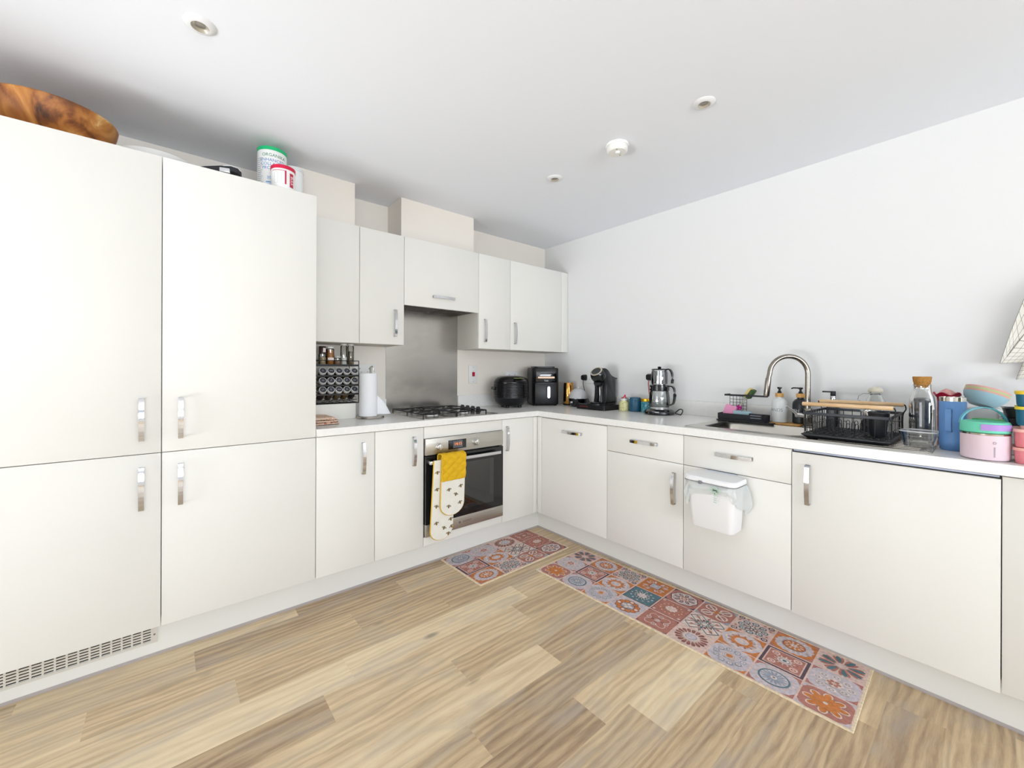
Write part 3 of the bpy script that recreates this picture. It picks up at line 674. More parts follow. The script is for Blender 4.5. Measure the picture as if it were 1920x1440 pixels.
# spice rack: wire frame with three tilted shelves and an open top shelf
t = thing('spice_rack', 'black wire spice rack holding rows of labelled jars', 'spice rack', (-1.995, -.12, 1.0032))
xa, xb = -.145, .163; yf, yb = -.09, .085; zh = .262
b = B()
for x in (xa, xb):
    b.tube([(x, yf, .003), (x, yb, .003), (x, yb, zh), (x, yf, zh)], .0027, 8, closed=True)
b.out('side_frame', BLKWIRE, t)
b = B(); b.box(xa, xb, yf, yf+.002, .229, .240); b.box(xa, xb, yf, yb, .2285, .2305); b.tube([(xa, yf, zh), (xb, yf, zh)], .0022); b.tube([(xa, yb, zh), (xb, yb, zh)], .0022); b.out('top_shelf', BLKWIRE, t)
tilt = 34
rows = [.197, .139, .084]
for k, zc in enumerate(rows):
    b = B(); b.box(xa, xb, yf-.0, yf+.002, zc-.0315, zc-.0225)
    for q in (.0, .5, 1):
        y = yf+.004+q*.085; z = zc-.024-q*.085*math.tan(R(tilt))*.85
        if z > .003: b.tube([(xa, y, z), (xb, y, z)], .0018)
    for c_ in range(6):
        x = -.132+.046*c_+.021; z1_ = zc-.024-.085*math.tan(R(tilt))*.85
        if z1_ > .0: b.tube([(x, yf+.004, zc-.024), (x, yf+.089, z1_)], .0016)
    b.out('tilted_shelf', BLKWIRE, t)
b = B()
for k in range(7): b.tube([(xa+.044*k, yf, .004), (xa+.044*k, yb, .004)], .0018)
b.tube([(xa, yf, .003), (xb, yf, .003)], .0025); b.tube([(xa, -.03, .003), (xb, -.03, .003)], .002); b.tube([(xa, yf+.03, .022), (xb, yf+.03, .022)], .0018); b.out('base_grid', BLKWIRE, t)
JG = glass('jar_glass', '#f4f6f4', .15); CAPW = mat('cap_rim', '#dededd', .3, .5); CAPD = mat('cap_label', '#3a3b42', .5)
SP = ['#8a7f66', '#9c9674', '#7c5a4a', '#8d8b3f', '#b98a1e', '#a59468', '#8e7f52', '#c8b07d', '#77644d', '#b7a26b', '#6b4a3c', '#8b5f3f', '#c9a85e', '#d1a54a', '#5c2f33']
SPN = [['two strokes', 'a long bar', 'an oval mark', 'a slanted stroke', 'a short bar'], ['a small cross mark', 'a wavy mark', 'three stacked lines', 'tall twin loops', 'crossed strokes'], ['a scribbled line', 'a centred column', 'a diagonal cross', 'a bold dash', 'a leaning stroke']]
proto = None; words = [['MINT', 'OREGANO', 'BAY', 'SAGE', 'CURRY'], ['DILL', 'CLOVE', 'ONION', 'THYME', 'PARSLEY'], ['PAPRIKA', 'CUMIN', 'GINGER', 'SALT', 'CHILI']]
def spice_jar(x, y, z, col, mark, label):
    t = thing('spice_jar', label, 'spice jar', (x, y, z), 0, 'tilted spice jars in the rack'); t.rotation_euler = (R(90-tilt), 0, 0)
    b = B(); b.lathe([(0, -.092), (.0185, -.092), (.020, -.089), (.020, -.012), (.0175, -.008), (.0175, .0)], 24); b.out('jar_glass', JG, t)
    b = B(); b.lathe([(0, -.0895), (.0183, -.0895), (.0183, -.02), (0, -.02)], 20); b.out('spice_filling', mat('spice_'+col[1:], col, .95, var=.25, vscale=400), t)
    b = B(); b.lathe([(.0178, -.008), (.0215, -.008), (.0215, .007), (.0205, .0085), (.0178, .0085), (.0178, .0075), (0, .0075)], 28); cp = b.out('cap', CAPW, t)
    b = B(); b.lathe([(.0177, .0076), (.0177, .0082), (0, .0082)], 24); b.out('cap_label', CAPD, cp)
    b = B(); k = mark % 5; KM = Matrix.Diagonal((.62, .62, 1, 1))
    if k == 0: b.box(-.0045, -.0033, -.006, .006, .0083, .0086, M=RZ(-20)); b.box(.001, .0022, -.006, .006, .0083, .0086, M=RZ(-20))
    elif k == 1: b.box(-.010, .010, -.0012, .0012, .0083, .0086)
    elif k == 2: b.lathe([(.0028, .0083), (.0038, .0083), (.0038, .0086), (.0028, .0086)], 14, sx=1.4)
    elif k == 3: b.box(-.0009, .0009, -.007, .007, .0083, .0086, M=RZ(-35))
    else: b.box(-.008, .008, .002, .003, .0083, .0086, M=RZ(mark*9)); b.box(-.007, .007, -.003, -.002, .0083, .0086, M=RZ(mark*9))
    b.out('cap_mark', mat('chalk_white', '#c9cace', .6), cp, smooth=0)
    return t
ordn = ['leftmost', 'second', 'middle', 'fourth', 'rightmost']; rown = ['upper', 'middle', 'bottom']
for r_ in range(3):
    for c_ in range(5):
        x = -2.045+.0462*c_; z = 1.0032+rows[r_]
        spice_jar(x, -.215, z, SP[r_*5+c_], r_*2+c_, '%s spice jar in the %s tilted row of the rack' % (ordn[c_], rown[r_]))
# jars standing on the rack's top shelf (z)
zt = 1.0032+.2307
def topjar(name, label, x, y, r, h, capc, caph, fill, fillh, gl=True, liquid=None):
    t = thing(name, label, 'jar', (x, y, zt), 0, 'jars on top of the spice rack')
    b = B(); b.lathe([(0, .0003), (r-.001, .0003), (r, .002), (r, h-caph-.006), (r*.8, h-caph), (r*.8, h-caph+.002)], 28); b.out('jar_glass', JG, t)
    if fillh: b = B(); b.lathe([(0, .0015), (r-.0015, .0015), (r-.0015, fillh), (0, fillh)], 24); b.out('contents', mat('fill_'+fill[1:], fill, .8, var=.2, vscale=250), t)
    b = B(); b.lathe([(r*.86, h-caph), (r*.9, h-caph), (r*.9, h-.002), (r*.84, h), (0, h)], 28); b.out('cap', mat('cap_'+capc[1:], capc, .3), t); return t
t = topjar('salt_grinder', 'grinder jar with a dark brown cap on the rack, leftmost', -2.03, -.15, .022, .118, '#3b2a24', .042, '#b9a684', .052)
b = B(); b.box(-.006, .010, -.0215, -.0195, .082, .108, .001, M=RZ(12)); b.out('cap_label', mat('label_paper', '#f3e6e4'), t, smooth=0)
t = topjar('spice_shaker', 'amber jar with a white lid on the spice rack', -1.985, -.15, .0235, .118, '#ecebe8', .012, '#c07a2c', .095)
b = B(); band(b, .0237, -50, 50, .030, .050); b.out('jar_label', mat('label_paper', '#f3e6e4'), t, smooth=0)
topjar('spice_shaker', 'short squat glass jar between the amber jar and tall shakers', -1.942, -.15, .022, .062, '#c9c6c1', .012, '#a5806a', .035)
topjar('salt_shaker', 'tall clear shaker half full of white salt on the rack', -1.904, -.15, .0195, .142, '#efefee', .014, '#f1f0ea', .055)
topjar('pepper_shaker', 'tall clear shaker filled with dark pepper, rightmost on the rack', -1.862, -.15, .0195, .142, '#efefee', .014, '#7e705a', .092)
# paper towel holder
t = thing('paper_towel_holder', 'steel upright paper towel holder with a white roll', 'paper towel holder', (-1.776, -.262, WT))
b = B(); b.cyl(0, 0, .0003, .013, .082, .079, seg=48, bev=.003); b.out('base', mat('holder_steel', '#aaa49c', .25, 1), t)
b = B(); b.cyl(0, 0, .012, .318, .006, seg=20, bev=.002); b.out('pole', mat('holder_steel', '#aaa49c'), t)
b = B(); b.tube([(.02, .012, .012), (.02, .012, .316), (.012, .008, .324), (0, 0, .318)], .003); b.out('tension_wire', mat('holder_steel', '#aaa49c'), t)
TOW = mat('paper_white', '#f2f3f5', .9, bump=.2, bscale=250)
RC = (-.020, .002)
t2 = thing('paper_towel_roll', 'white paper towel roll with a loose sheet trailing to the right', 'paper roll', (-1.776-.014, -.262+.004, WT+.0135))
b = B(); b.lathe([(.0205, 0), (.052, 0), (.0535, .002), (.0535, .263), (.052, .265), (.0205, .265), (.0205, 0)], 48); b.out('roll', TOW, t2)
b = B()
def sheet(u, v):
    # attached along the roll's right side, peeling into a pointed flap
    hgt = .115*(1-u)+.004; z = .008+v*hgt + .0*u
    return (.0535*math.cos(R(-25))+u*.085, -.0535*math.sin(R(25))-.012*math.sin(u*PI)-.01*u+.012*u*v, z+.010*math.sin(u*3)*v)
b.grid(sheet, 20, 14); b.out('loose_sheet', TOW, t2, smooth=80, solid=.0008)

# ------------------------------------------------------------------ corner appliances
# rice cooker
t = thing('rice_cooker', 'round black ribbed rice cooker on the worktop right of the hob', 'rice cooker', (-.60, -.225, WT), R(-20))
GB = mat('cooker_black', '#141416', .2)
prof = [(0, .012), (.085, .012), (.105, .022), (.130, .048), (.1445, .075)]
for k in range(9): prof += [(.1475, .080+.0125*k), (.1465, .0885+.0125*k), (.1445, .0905+.0125*k)]
prof += [(.1465, .195), (.1455, .205)]
b = B(); b.lathe(prof, 56, sy=.93); b.out('body', GB, t)
b = B(); b.lathe([(.1455, .206), (.143, .213), (.134, .228), (.115, .243), (.085, .252), (.045, .256), (0, .257)], 56, sy=.93); b.out('lid', GB, t)
b = B(); b.prism(rrect(.092, .088, .012, cx=.02, cy=-.09), .2405, .2455, bev=.001, M=T(0, 0, -.004) @ RX(9)); b.out('control_panel', mat('panel_black', '#1d1e20', .25), t)
b = B(); b.box(-.022, .045, -.060, -.042, .2515, .2535, .0005, M=T(.0, -.004, .0008) @ RX(9)); b.out('display', mat('panel_white', '#dfe4da', .35), t, smooth=0)
b = B(); b.box(-.022, .06, -.098, -.068, .2515, .2532, .0005, M=T(.0, -.004, .0008) @ RX(9)); b.out('panel_sticker', mat('olive_green', '#707f45', .5), t, smooth=0)
for a in (180, 10):
    b = B(); c_, s_ = math.cos(R(a)), math.sin(R(a)); b.box(.140, .165, -.02, .02, .145, .168, .005, M=RZ(a)); b.out('side_handle', BLACK, t)
for a in (45, 135, 225, 315):
    b = B(); b.cyl(.075*math.cos(R(a)), .075*math.sin(R(a)), 0, .0135, .016, bev=.002, seg=16); b.out('foot', BLACK, t)
# air fryer
t = thing('air_fryer', 'tall black air fryer with a silver handle in the worktop corner', 'air fryer', (-.225, -.205, WT), R(-31))
AF = mat('fryer_black', '#131315', .38)
b = B(); o = rrect(.235, .27, .045, 7)
b.loft([ring3([(x*.95, y*.95) for x, y in o], .006), ring3([(x*.985, y*.985) for x, y in o], .012), ring3(o, .03), ring3(o, .195)], cap1=True); b.out('lower_body', AF, t)
b = B(); b.loft([ring3([(x*.99, y*.99) for x, y in o], .1955), ring3(o, .199), ring3(o, .305), ring3([(x*.985, y*.985) for x, y in o], .318), ring3([(x*.94, y*.94) for x, y in o], .323)]); b.out('upper_body', AF, t)
b = B(); b.prism(rrect(.18, .21, .03), .3232, .334, bev=.003); b.out('top_vent', BLACK, t)
b = B(); b.box(-.092, .092, -.141, -.134, .199, .315, .006); b.out('glossy_front', GLOSSB, t)
b = B(); b.box(-.072, .072, -.1425, -.1405, .232, .248, .0005); b.out('touch_strip', mat('touch_copper', '#5c4a3b', .15, .6), t, smooth=0)
b = B(); text(b, 'Tefal', .019, T(.0, -.1415, .212) @ RX(90), .0003); b.out('lettering', mat('label_silver', '#cfd0d2', .4), t, smooth=0)
b = B(); b.box(-.10, .10, -.1385, -.12, .012, .192, .012); dr = b.out('drawer', AF, t)
b = B(); b.loft([ring3(rrect(.030, .105, .0148, 8), 0), ring3(rrect(.030, .105, .0148, 8), .016), ring3(rrect(.024, .099, .0118, 8), .020)], M=T(.018, -.138, .115) @ RX(90)); b.out('handle', mat('handle_silver', '#b9bbc0', .3, .7), dr, 'silver drawer handle')
for a in ((-.09, -.1), (.09, -.1), (-.09, .1), (.09, .1)): b = B(); b.cyl(a[0], a[1], 0, .008, .012, seg=14); b.out('foot', BLACK, t)
# copper canister
t = thing('copper_canister', 'shiny copper-coloured canister between the air fryer and egg cooker', 'canister', (-.078, -.378, WT))
b = B(); b.lathe([(0, .012), (.043, .012), (.0455, .016), (.044, .10), (.0415, .186), (.0395, .192), (.036, .188), (0, .186)], 40); b.out('canister_body', mat('copper_gold', '#d9a35a', .12, 1), t)
b = B(); b.cyl(0, 0, .0003, .0125, .0465, bev=.002, seg=40); b.out('base', BLACK, t)
# egg cooker
t = thing('egg_cooker', 'small black egg cooker with a clear domed lid', 'egg cooker', (-.115, -.520, WT))
b = B(); b.lathe([(0, .0003), (.062, .0003), (.066, .008), (.076, .04), (.080, .062), (.080, .068), (.074, .068), (.072, .060), (0, .058)], 44); b.out('base', GLOSSB, t)
b = B(); b.lathe([(.0785, .0685), (.0785, .072), (.076, .092), (.066, .118), (.048, .138), (.024, .149), (0, .151)], 44); b.out('dome_lid', mat('dome_plastic', '#e6e7ea', .15, alpha=.55), t)
b = B(); b.lathe([(.010, .151), (.012, .156), (.010, .161), (0, .162)], 20); b.out('knob', mat('dome_plastic', '#e6e7ea'), t)
b = B(); b.lathe([(0, .070), (.070, .070), (.070, .073), (0, .073)], 40); b.out('egg_tray', mat('tray_grey', '#c9cacb', .3, .5), t)
b = B(); b.box(-.087, -.078, -.010, .010, .030, .045, .002); b.out('switch', mat('switch_white', '#d4d5d7', .4), t)
# pod coffee machine (front faces +Y of its own frame)
b = B(); b.prism(rrect(.185, .272, .008), 0, .037, bev=.003); b.box(-.0945, -.0922, .02, .10, .016, .026, m=1)
tag(b.out('capsule_drawer', [mat('machine_black', '#1a1a1c', .4), mat('badge_red', '#6b2f2b', .3)]), 'flat black box carrying the pod coffee machine', 'box', loc=(-.176, -.770, WT+.0003))
t = thing('coffee_machine', 'black pod coffee machine with a round head, standing on a flat black box', 'coffee machine', (-.170, -.800, WT+.0378), PI/2+R(4))
b = B(); b.prism(rrect(.118, .255, .03, 7, cy=-.005), 0, .012, bev=.003); b.out('base', BLACK, t)
b = B(); b.cyl(0, .066, .0122, .022, .046, .046, bev=.003, seg=36); b.out('drip_tray', mat('tray_black', '#101113', .25), t)
prof = [(-.118, .012), (-.118, .212), (-.09, .217), (-.065, .226), (-.042, .244), (-.018, .268), (.012, .281), (.03, .26), (.034, .215), (.022, .18), (.010, .165), (.006, .12), (.012, .05), (.022, .012)]
rings = []
for wq, s_ in ((-.056, .93), (-.053, .975), (-.042, 1.0), (.042, 1.0), (.053, .975), (.056, .93)):
    rings.append([(wq, -.04+(y+.04)*s_, max(.0122, .14+(z-.14)*s_)) for y, z in prof])
b = B(); b.loft(rings); b.out('body', mat('machine_matte', '#1c1d20', .35), t, smooth=50)
HM = T(0, .036, .222) @ RX(-42)
b = B(); b.lathe([(0, -.060), (.024, -.056), (.044, -.041), (.057, -.015), (.059, .008), (.055, .030), (.047, .043)], 44, M=HM); hd = b.out('head', mat('machine_gloss', '#101114', .12, coat=.4), t)
b = B(); b.lathe([(.047, .0432), (.048, .047), (.042, .051), (.037, .049)], 44, M=HM); b.out('dial_ring', mat('ring_champagne', '#cfc6b3', .25, .8), hd)
b = B(); b.lathe([(.0375, .045), (.0365, .0475), (0, .0475)], 36, M=HM); b.box(-.010, .010, .006, .011, .0474, .0485, M=HM); b.box(-.010, .010, -.010, -.006, .0474, .0485, M=HM); b.out('dial', mat('dial_black', '#2a2b30', .3), hd)
b = B(); b.lathe([(0, .140), (.020, .140), (.030, .150), (.036, .172)], 30, cy=.040); b.out('pod_nozzle', mat('machine_gloss', '#101114'), t)
b = B(); b.lathe([(.030, .012), (.029, .06), (.031, .12), (.036, .168)], 30, cy=.004); b.out('column', mat('machine_gloss', '#101114'), t)
b = B(); b.loft([ring3(rrect(.10, .028, .010, cy=-.1335), .012), ring3(rrect(.10, .028, .010, cy=-.1335), .195)]); b.out('water_tank', glass('tank_plastic', '#dfe3e6', .35, .1), t)
b = B(); b.box(-.052, .052, -.149, -.119, .196, .206, .004); b.out('tank_lid', BLACK, t)
# its plug and lead
def plug(name, label, loc, rz, pts, r=.0032, mt=BLACK, cat='plug'):
    t = thing(name, label, cat, loc, rz); b = B(); b.loft([ring3(rrect(.046, .050, .012), .0), ring3(rrect(.046, .050, .012), .012), ring3(rrect(.036, .038, .010), .030)], M=RX(90)); b.out('plug_body', BLACK, t)
    b = B(); b.tube(smooth_path(pts), r, 8); b.out('lead', mt, t); return t
def smooth_path(P_, n=8):
    P_ = [Vector(p) for p in P_]; Q = []
    for i in range(len(P_)-1):
        p0 = P_[max(i-1, 0)]; p1 = P_[i]; p2 = P_[i+1]; p3 = P_[min(i+2, len(P_)-1)]
        for k in range(n):
            t_ = k/n; Q.append(.5*((2*p1)+(-p0+p2)*t_+(2*p0-5*p1+4*p2-p3)*t_*t_+(-p0+3*p1-3*p2+p3)*t_**3))
    return Q+[P_[-1]]
plug('power_plug', 'black plug in the corner socket with its lead dropping behind the coffee machine', (-.0125, -.505, 1.150), SR,
     [(0, -.020, -.024), (.002, -.022, -.06), (.02, -.022, -.12), (.045, -.020, -.17), (.065, -.018, -.21), (.08, -.018, -.232)], mt=mat('lead_grey', '#3b3d42', .5))
# white paper packet behind the coffee machine
b = B(); b.box(-.055, .055, -.010, .010, 0, .118, .003)
for k in range(9): b.box(-.012+.0, -.008, -.0106, -.0098, .012+.012*k, .018+.012*k, m=1)
tag(b.out('paper_packet', [mat('packet_white', '#ecebe7', .7), mat('print_grey', '#a9b3b0')], smooth=0), 'white paper packet standing behind the coffee machine against the upstand', 'packet', loc=(-.034, -.665, WT+.0003), rz=SR)
# small jars
t = thing('small_jar', 'small pale yellow patterned jar beside the coffee machine', 'jar', (-.140, -.985, WT), 0, 'small jars on the sink-side worktop')
b = B(); b.lathe([(0, .0003), (.030, .0003), (.033, .004), (.033, .058), (.029, .066), (.022, .070), (.022, .080), (0, .080)], 32)
ym = bpy.data.materials.new('speckled_yellow'); ym.use_nodes = True; N, L = ym.node_tree.nodes, ym.node_tree.links; tc = N.new('ShaderNodeTexCoord'); vo = N.new('ShaderNodeTexVoronoi'); vo.inputs['Scale'].default_value = 90; L.new(tc.outputs['Object'], vo.inputs[0])
r1 = ramp(N, [(.18, '#6d7466'), (.28, '#dcd79c'), (1, '#e2dda6')]); L.new(vo.outputs['Distance'], r1.inputs[0]); L.new(r1.outputs[0], N['Principled BSDF'].inputs['Base Color']); N['Principled BSDF'].inputs['Roughness'].default_value = .3
b.out('jar_body', ym, t)
b = B(); b.lathe([(.023, .080), (.025, .081), (.025, .092), (0, .093)], 24); b.out('lid', mat('lid_clear_grey', '#cfd0d0', .25), t)
b = B(); b.tube([(.0, .020, .094), (0, -.004, .104), (0, -.012, .122)], .004); b.tube([(0, -.012, .122), (0, -.018, .096)], .004); b.out('ribbon', mat('ribbon_red', '#c62a44', .5), t)
t = thing('clear_tumbler', 'small clear glass tumbler behind the yellow patterned jar', 'glass', (-.072, -.992, WT))
b = B(); b.lathe([(0, .001), (.028, .001), (.033, .095), (.031, .095), (.027, .004), (0, .004)], 32); b.out('tumbler', JG, t)
t = thing('small_jar', 'dark teal lidded tin in the middle of the small jars', 'jar', (-.100, -1.058, WT), 0, 'small jars on the sink-side worktop')
b = B(); b.lathe([(0, .0003), (.040, .0003), (.0425, .003), (.0425, .083), (.040, .086)], 36)
b.out('tin_body', mat('teal_tin', '#1f5b78', .35, var=.25, vscale=60), t); b = B(); b.lathe([(.0405, .086), (.0405, .098), (.038, .103), (.020, .107), (0, .108)], 36); b.out('lid', mat('teal_lid', '#2b5a75', .3), t)
t = thing('small_jar', 'turquoise jar with a gold lid beside the glass tea maker', 'jar', (-.088, -1.145, WT), 0, 'small jars on the sink-side worktop')
tm = bpy.data.materials.new('turquoise_pattern'); tm.use_nodes = True; N, L = tm.node_tree.nodes, tm.node_tree.links; tc = N.new('ShaderNodeTexCoord'); vo = N.new('ShaderNodeTexNoise'); vo.inputs['Scale'].default_value = 55; vo.inputs['Distortion'].default_value = 2; L.new(tc.outputs['Object'], vo.inputs[0])
r1 = ramp(N, [(.35, '#17708c'), (.52, '#2b97ab'), (.62, '#a5cfcb')]); L.new(vo.outputs[0], r1.inputs[0]); L.new(r1.outputs[0], N['Principled BSDF'].inputs['Base Color']); N['Principled BSDF'].inputs['Roughness'].default_value = .3
b = B(); b.lathe([(0, .0003), (.038, .0003), (.040, .003), (.040, .072), (.038, .078)], 36); b.out('jar_body', tm, t)
b = B(); b.lathe([(.041, .078), (.0415, .080), (.0415, .096), (.039, .099), (0, .099)], 36); b.out('lid', mat('gold_lid', '#d9a92e', .25, .8), t, 'gold lid')
# glass tea maker (local +X toward the handle = world -y)
t = thing('tea_maker', 'two-tier glass and steel tea maker with black handles by the wall', 'tea maker', (-.135, -1.272, WT), SR)
b = B(); b.lathe([(0, .0003), (.098, .0003), (.104, .008), (.102, .020), (.088, .034), (.070, .038), (0, .038)], 48); b.out('base', GLOSSB, t)
b = B(); b.box(.0, .05, -.099, -.085, .018, .024, .001); b.out('switch_row', mat('switch_white', '#d4d5d7'), t)
b = B(); b.lathe([(0, .0385), (.064, .0385), (.065, .052), (.0, .052)], 40); b.out('steel_foot', mat('kettle_steel', '#cfd0d2', .12, 1), t)
b = B(); b.lathe([(.064, .052), (.070, .070), (.068, .12), (.062, .160), (.060, .162)], 44); b.out('carafe', glass('carafe_glass', '#f1f4f4', .25), t)
b = B(); b.lathe([(0, .053), (.0625, .053), (.067, .070), (.0665, .082), (0, .082)], 36); b.out('water', glass('water_clear', '#dfe6e4', .1), t)
b = B(); b.lathe([(.0605, .162), (.0665, .165), (.0665, .199), (.060, .203), (.0, .203)], 44); b.out('black_collar', GLOSSB, t)
b = B(); text(b, 'B', .020, RZ(-32) @ T(0, -.0666, .182) @ RX(90), .0003, bend=.0666); b.out('lettering', mat('label_silver', '#cfd0d2'), t, smooth=0)
b = B(); b.lathe([(.0, .204), (.052, .204), (.0535, .210), (.0, .210)], 40); b.out('steel_foot', mat('kettle_steel', '#cfd0d2'), t)
b = B(); b.lathe([(.0525, .210), (.054, .225), (.054, .285), (.049, .305)], 44); b.out('pot_glass', glass('carafe_glass', '#f1f4f4'), t)
b = B(); b.lathe([(.034, .212), (.034, .300), (.0, .300)], 36); b.out('infuser', mat('infuser_steel', '#b7b8bb', .15, 1), t)
b = B(); b.lathe([(.052, .306), (.054, .309), (.050, .314), (.02, .318), (.0, .318)], 44); b.out('lid', GLOSSB, t)
b = B(); b.lathe([(.010, .318), (.013, .324), (.009, .330), (0, .331)], 20); b.out('knob', GLOSSB, t)
hs = [(y, x) for x, y in ((-.010, -.004), (.010, -.004), (.010, .004), (-.010, .004))]
b = B(); b.tube(smooth_path([(.050, 0, .308), (.075, 0, .310), (.092, 0, .285), (.096, 0, .245), (.094, 0, .215)]), sec=hs, up=(0, .01, 1)); b.out('handle', GLOSSB, t)
b = B(); b.tube(smooth_path([(.064, 0, .192), (.092, 0, .195), (.110, 0, .175), (.112, 0, .120), (.102, 0, .080), (.078, 0, .066)]), sec=hs, up=(0, .01, 1)); b.out('handle', GLOSSB, t)
b = B(); b.tube(smooth_path([(.085, .03, .012), (.115, .055, .004), (.135, .04, .004), (.13, .075, .03), (.10, .09, .035), (.06, .10, .004)]), .0035); b.out('lead', BLACK, t)
plug('power_plug', 'black angled plug in the wall socket left of the tea maker', (-.0125, -1.127, 1.163), SR, [(0, -.020, -.024), (.003, -.03, -.05), (.008, -.028, -.11), (.01, -.02, -.18), (.03, -.016, -.225)], mt=mat('lead_red', '#b4323a', .5))
# ------------------------------------------------------------------ sink, tap and what stands round them (local X = world -y, local Y = world +x)
t = thing('kitchen_sink', 'inset stainless steel sink with bowl and drainer in the worktop', 'sink', (-.346, -2.16, WT), SR)
def loc(wx, wy): return (-(wy+2.16), wx+.346)          # world -> local
bx0, by0 = loc(-.600, -1.692); bx1, by1 = loc(-.092, -2.628)
b = B()
mx = loc(0, -2.255)[0]; c0 = loc(-.52, -1.745); c1 = loc(-.165, -2.205)
hc = ((c0[0]+c1[0])/2, (c0[1]+c1[1])/2); hw_, hh_ = abs(c1[0]-c0[0]), abs(c1[1]-c0[1])
hole = rrect(hw_, hh_, .06, 8, *hc)
def outer(p):
    x, y = p; dx, dy = (x-hc[0])/(hw_/2), (y-hc[1])/(hh_/2); k = max(abs(dx), abs(dy)); dx /= k; dy /= k
    X = hc[0]+dx*((mx-hc[0]) if dx > 0 else (hc[0]-bx0)); Y = hc[1]+dy*((by1-hc[1]) if dy > 0 else (hc[1]-by0)); return (X, Y)
out_ = [outer(p) for p in hole]
b.loft([ring3(out_, .0035), ring3(hole, .0028), ring3(rrect(hw_-.006, hh_-.006, .058, 8, *hc), -.002), ring3(rrect(hw_-.02, hh_-.02, .055, 8, *hc), -.10), ring3(rrect(hw_-.05, hh_-.05, .05, 8, *hc), -.145), ring3(rrect(hw_-.10, hh_-.10, .04, 8, *hc), -.152)], cap0=False)
b.out('bowl', SINKST, t, smooth=50, fixn=False)
b = B(); dz = .0
V = []
b.box(mx, bx1, by0, by0+.022, .0003, .0045); b.box(mx, bx1, by1-.03, by1, .0003, .0045); b.box(bx1-.02, bx1, by0+.022, by1-.03, .0003, .0045); b.box(mx, bx1-.02, by0+.022, by1-.03, -.002, .0005)
for k in range(9): b.box(mx+.02, bx1-.035, by0+.05+.047*k, by0+.058+.047*k, .0005, .0032, .001)
b.out('drainer', SINKST, t, smooth=40)
b = B(); o = [(bx0-.0, by0-.0), (bx1+.0, by0), (bx1, by1), (bx0, by1)]
b.tube([(x, y, .0022) for x, y in o], .0024, 8, closed=True); b.out('rim', SINKST, t)
b = B(); b.lathe([(0, -.150), (.035, -.150), (.042, -.148), (.044, -.1515), (0, -.1515)], 30, cx=hc[0], cy=hc[1]); b.out('drain_plug', CHROME, t)
# tap
TAP = mat('tap_nickel', '#948d84', .17, 1)
t = thing('kitchen_tap', 'tall brushed swan-neck tap arching over the sink', 'tap', (-.130, -2.131, WT+.0035))
dv = Vector((-.118, .143, 0)); 
b = B(); b.cyl(0, 0, 0, .008, .027, .026, bev=.002); b.cyl(0, 0, .008, .10, .020, .019, bev=.002); b.out('base', TAP, t)
b = B(); P0 = Vector((0, 0, .10)); pts = [P0, Vector((0, 0, .20)), Vector((0, 0, .283))]
for k in range(1, 20):
    a = PI*k/20; pts.append(dv*.5*(1-math.cos(a))+Vector((0, 0, .283+.095*math.sin(a))))
e = dv*1.0+Vector((0, 0, .283)); pts += [e, dv*1.03+Vector((0, 0, .262))]
b.tube(pts, .0125, 20); b.out('swan_neck', TAP, t)
b = B(); b.tube([dv*1.03+Vector((0, 0, .2615)), dv*1.045+Vector((0, 0, .24)), dv*1.085+Vector((0, 0, .166)), dv*1.088+Vector((0, 0, .160))], [.0135, .0145, .0140, .012], 20); b.out('spray_head', TAP, t)
b = B(); lv = Vector((-.045, .04, 0)); b.tube([lv*.40+Vector((0, 0, .062)), lv*1.0+Vector((0, 0, .065))], .013, 18); b.tube([lv*.9+Vector((0, 0, .066)), lv*1.25+Vector((0, .0, .085)), lv*1.9+Vector((0, 0, .112))], [.008, .0065, .0055], 12); b.out('lever', mat('lever_satin', '#d9d8d6', .25, .9), t)
# sponge caddy: grid back, top bar, tray
CD = (-.118, -1.835)
t = thing('sponge_caddy', 'black wire sponge caddy with a drip tray at the back of the sink', 'sink caddy', (CD[0], CD[1], WT+.0045), SR)
b = B(); b.box(-.145, .105, -.072, -.070, .012, .044, .002); b.box(-.145, .105, .026, .028, .012, .044, .002); b.box(-.145, -.143, -.07, .027, .012, .044); b.box(.103, .105, -.07, .027, .012, .044); b.box(-.143, .103, -.070, .026, .012, .016); b.out('tray', MATTEB, t)
b = B(); b.prism(rrect(.30, .118, .012, cx=-.005, cy=-.02), 0, .006, bev=.001); b.prism(rrect(.262, .105, .01, cx=-.015, cy=-.02), .0062, .0115, bev=.001); b.out('drip_base', mat('caddy_black', '#1a1b1f', .4), t)
b = B(); b.box(-.118, .115, -.045, -.037, .148, .158, .001); b.box(-.118, -.112, -.045, .028, .148, .158, .001); b.box(-.02, -.014, -.045, .028, .148, .158, .001); b.out('top_bar', MATTEB, t)
b = B()
for k in range(6): b.tube([(-.115+.019*k, .029, .014), (-.115+.019*k, .029, .155)], .0014, 6)
for k in range(7): b.tube([(-.115, .029, .03+.019*k), (-.02, .029, .03+.019*k)], .0014, 6)
for x in (-.115, -.02): b.tube([(x, -.041, .152), (x, -.041, .016)], .0014, 6) if x > -.1 else None
b.tube([(-.115, .029, .150), (-.115, -.041, .152)], .0016, 6); b.out('wire_grid', BLKWIRE, t)
b = B(); b.box(.03, .100, -.077, -.0725, .012, .054, .001)
b.out('soap_pocket', MATTEB, t)
b = B()
for k in range(2): b.box(.038, .092, -.0782, -.0768, .026+.014*k, .031+.014*k)
b.out('pocket_slots', mat('slot_pale_grey', '#7d828b', .4), t, smooth=0)  # grey bars on the black pocket front
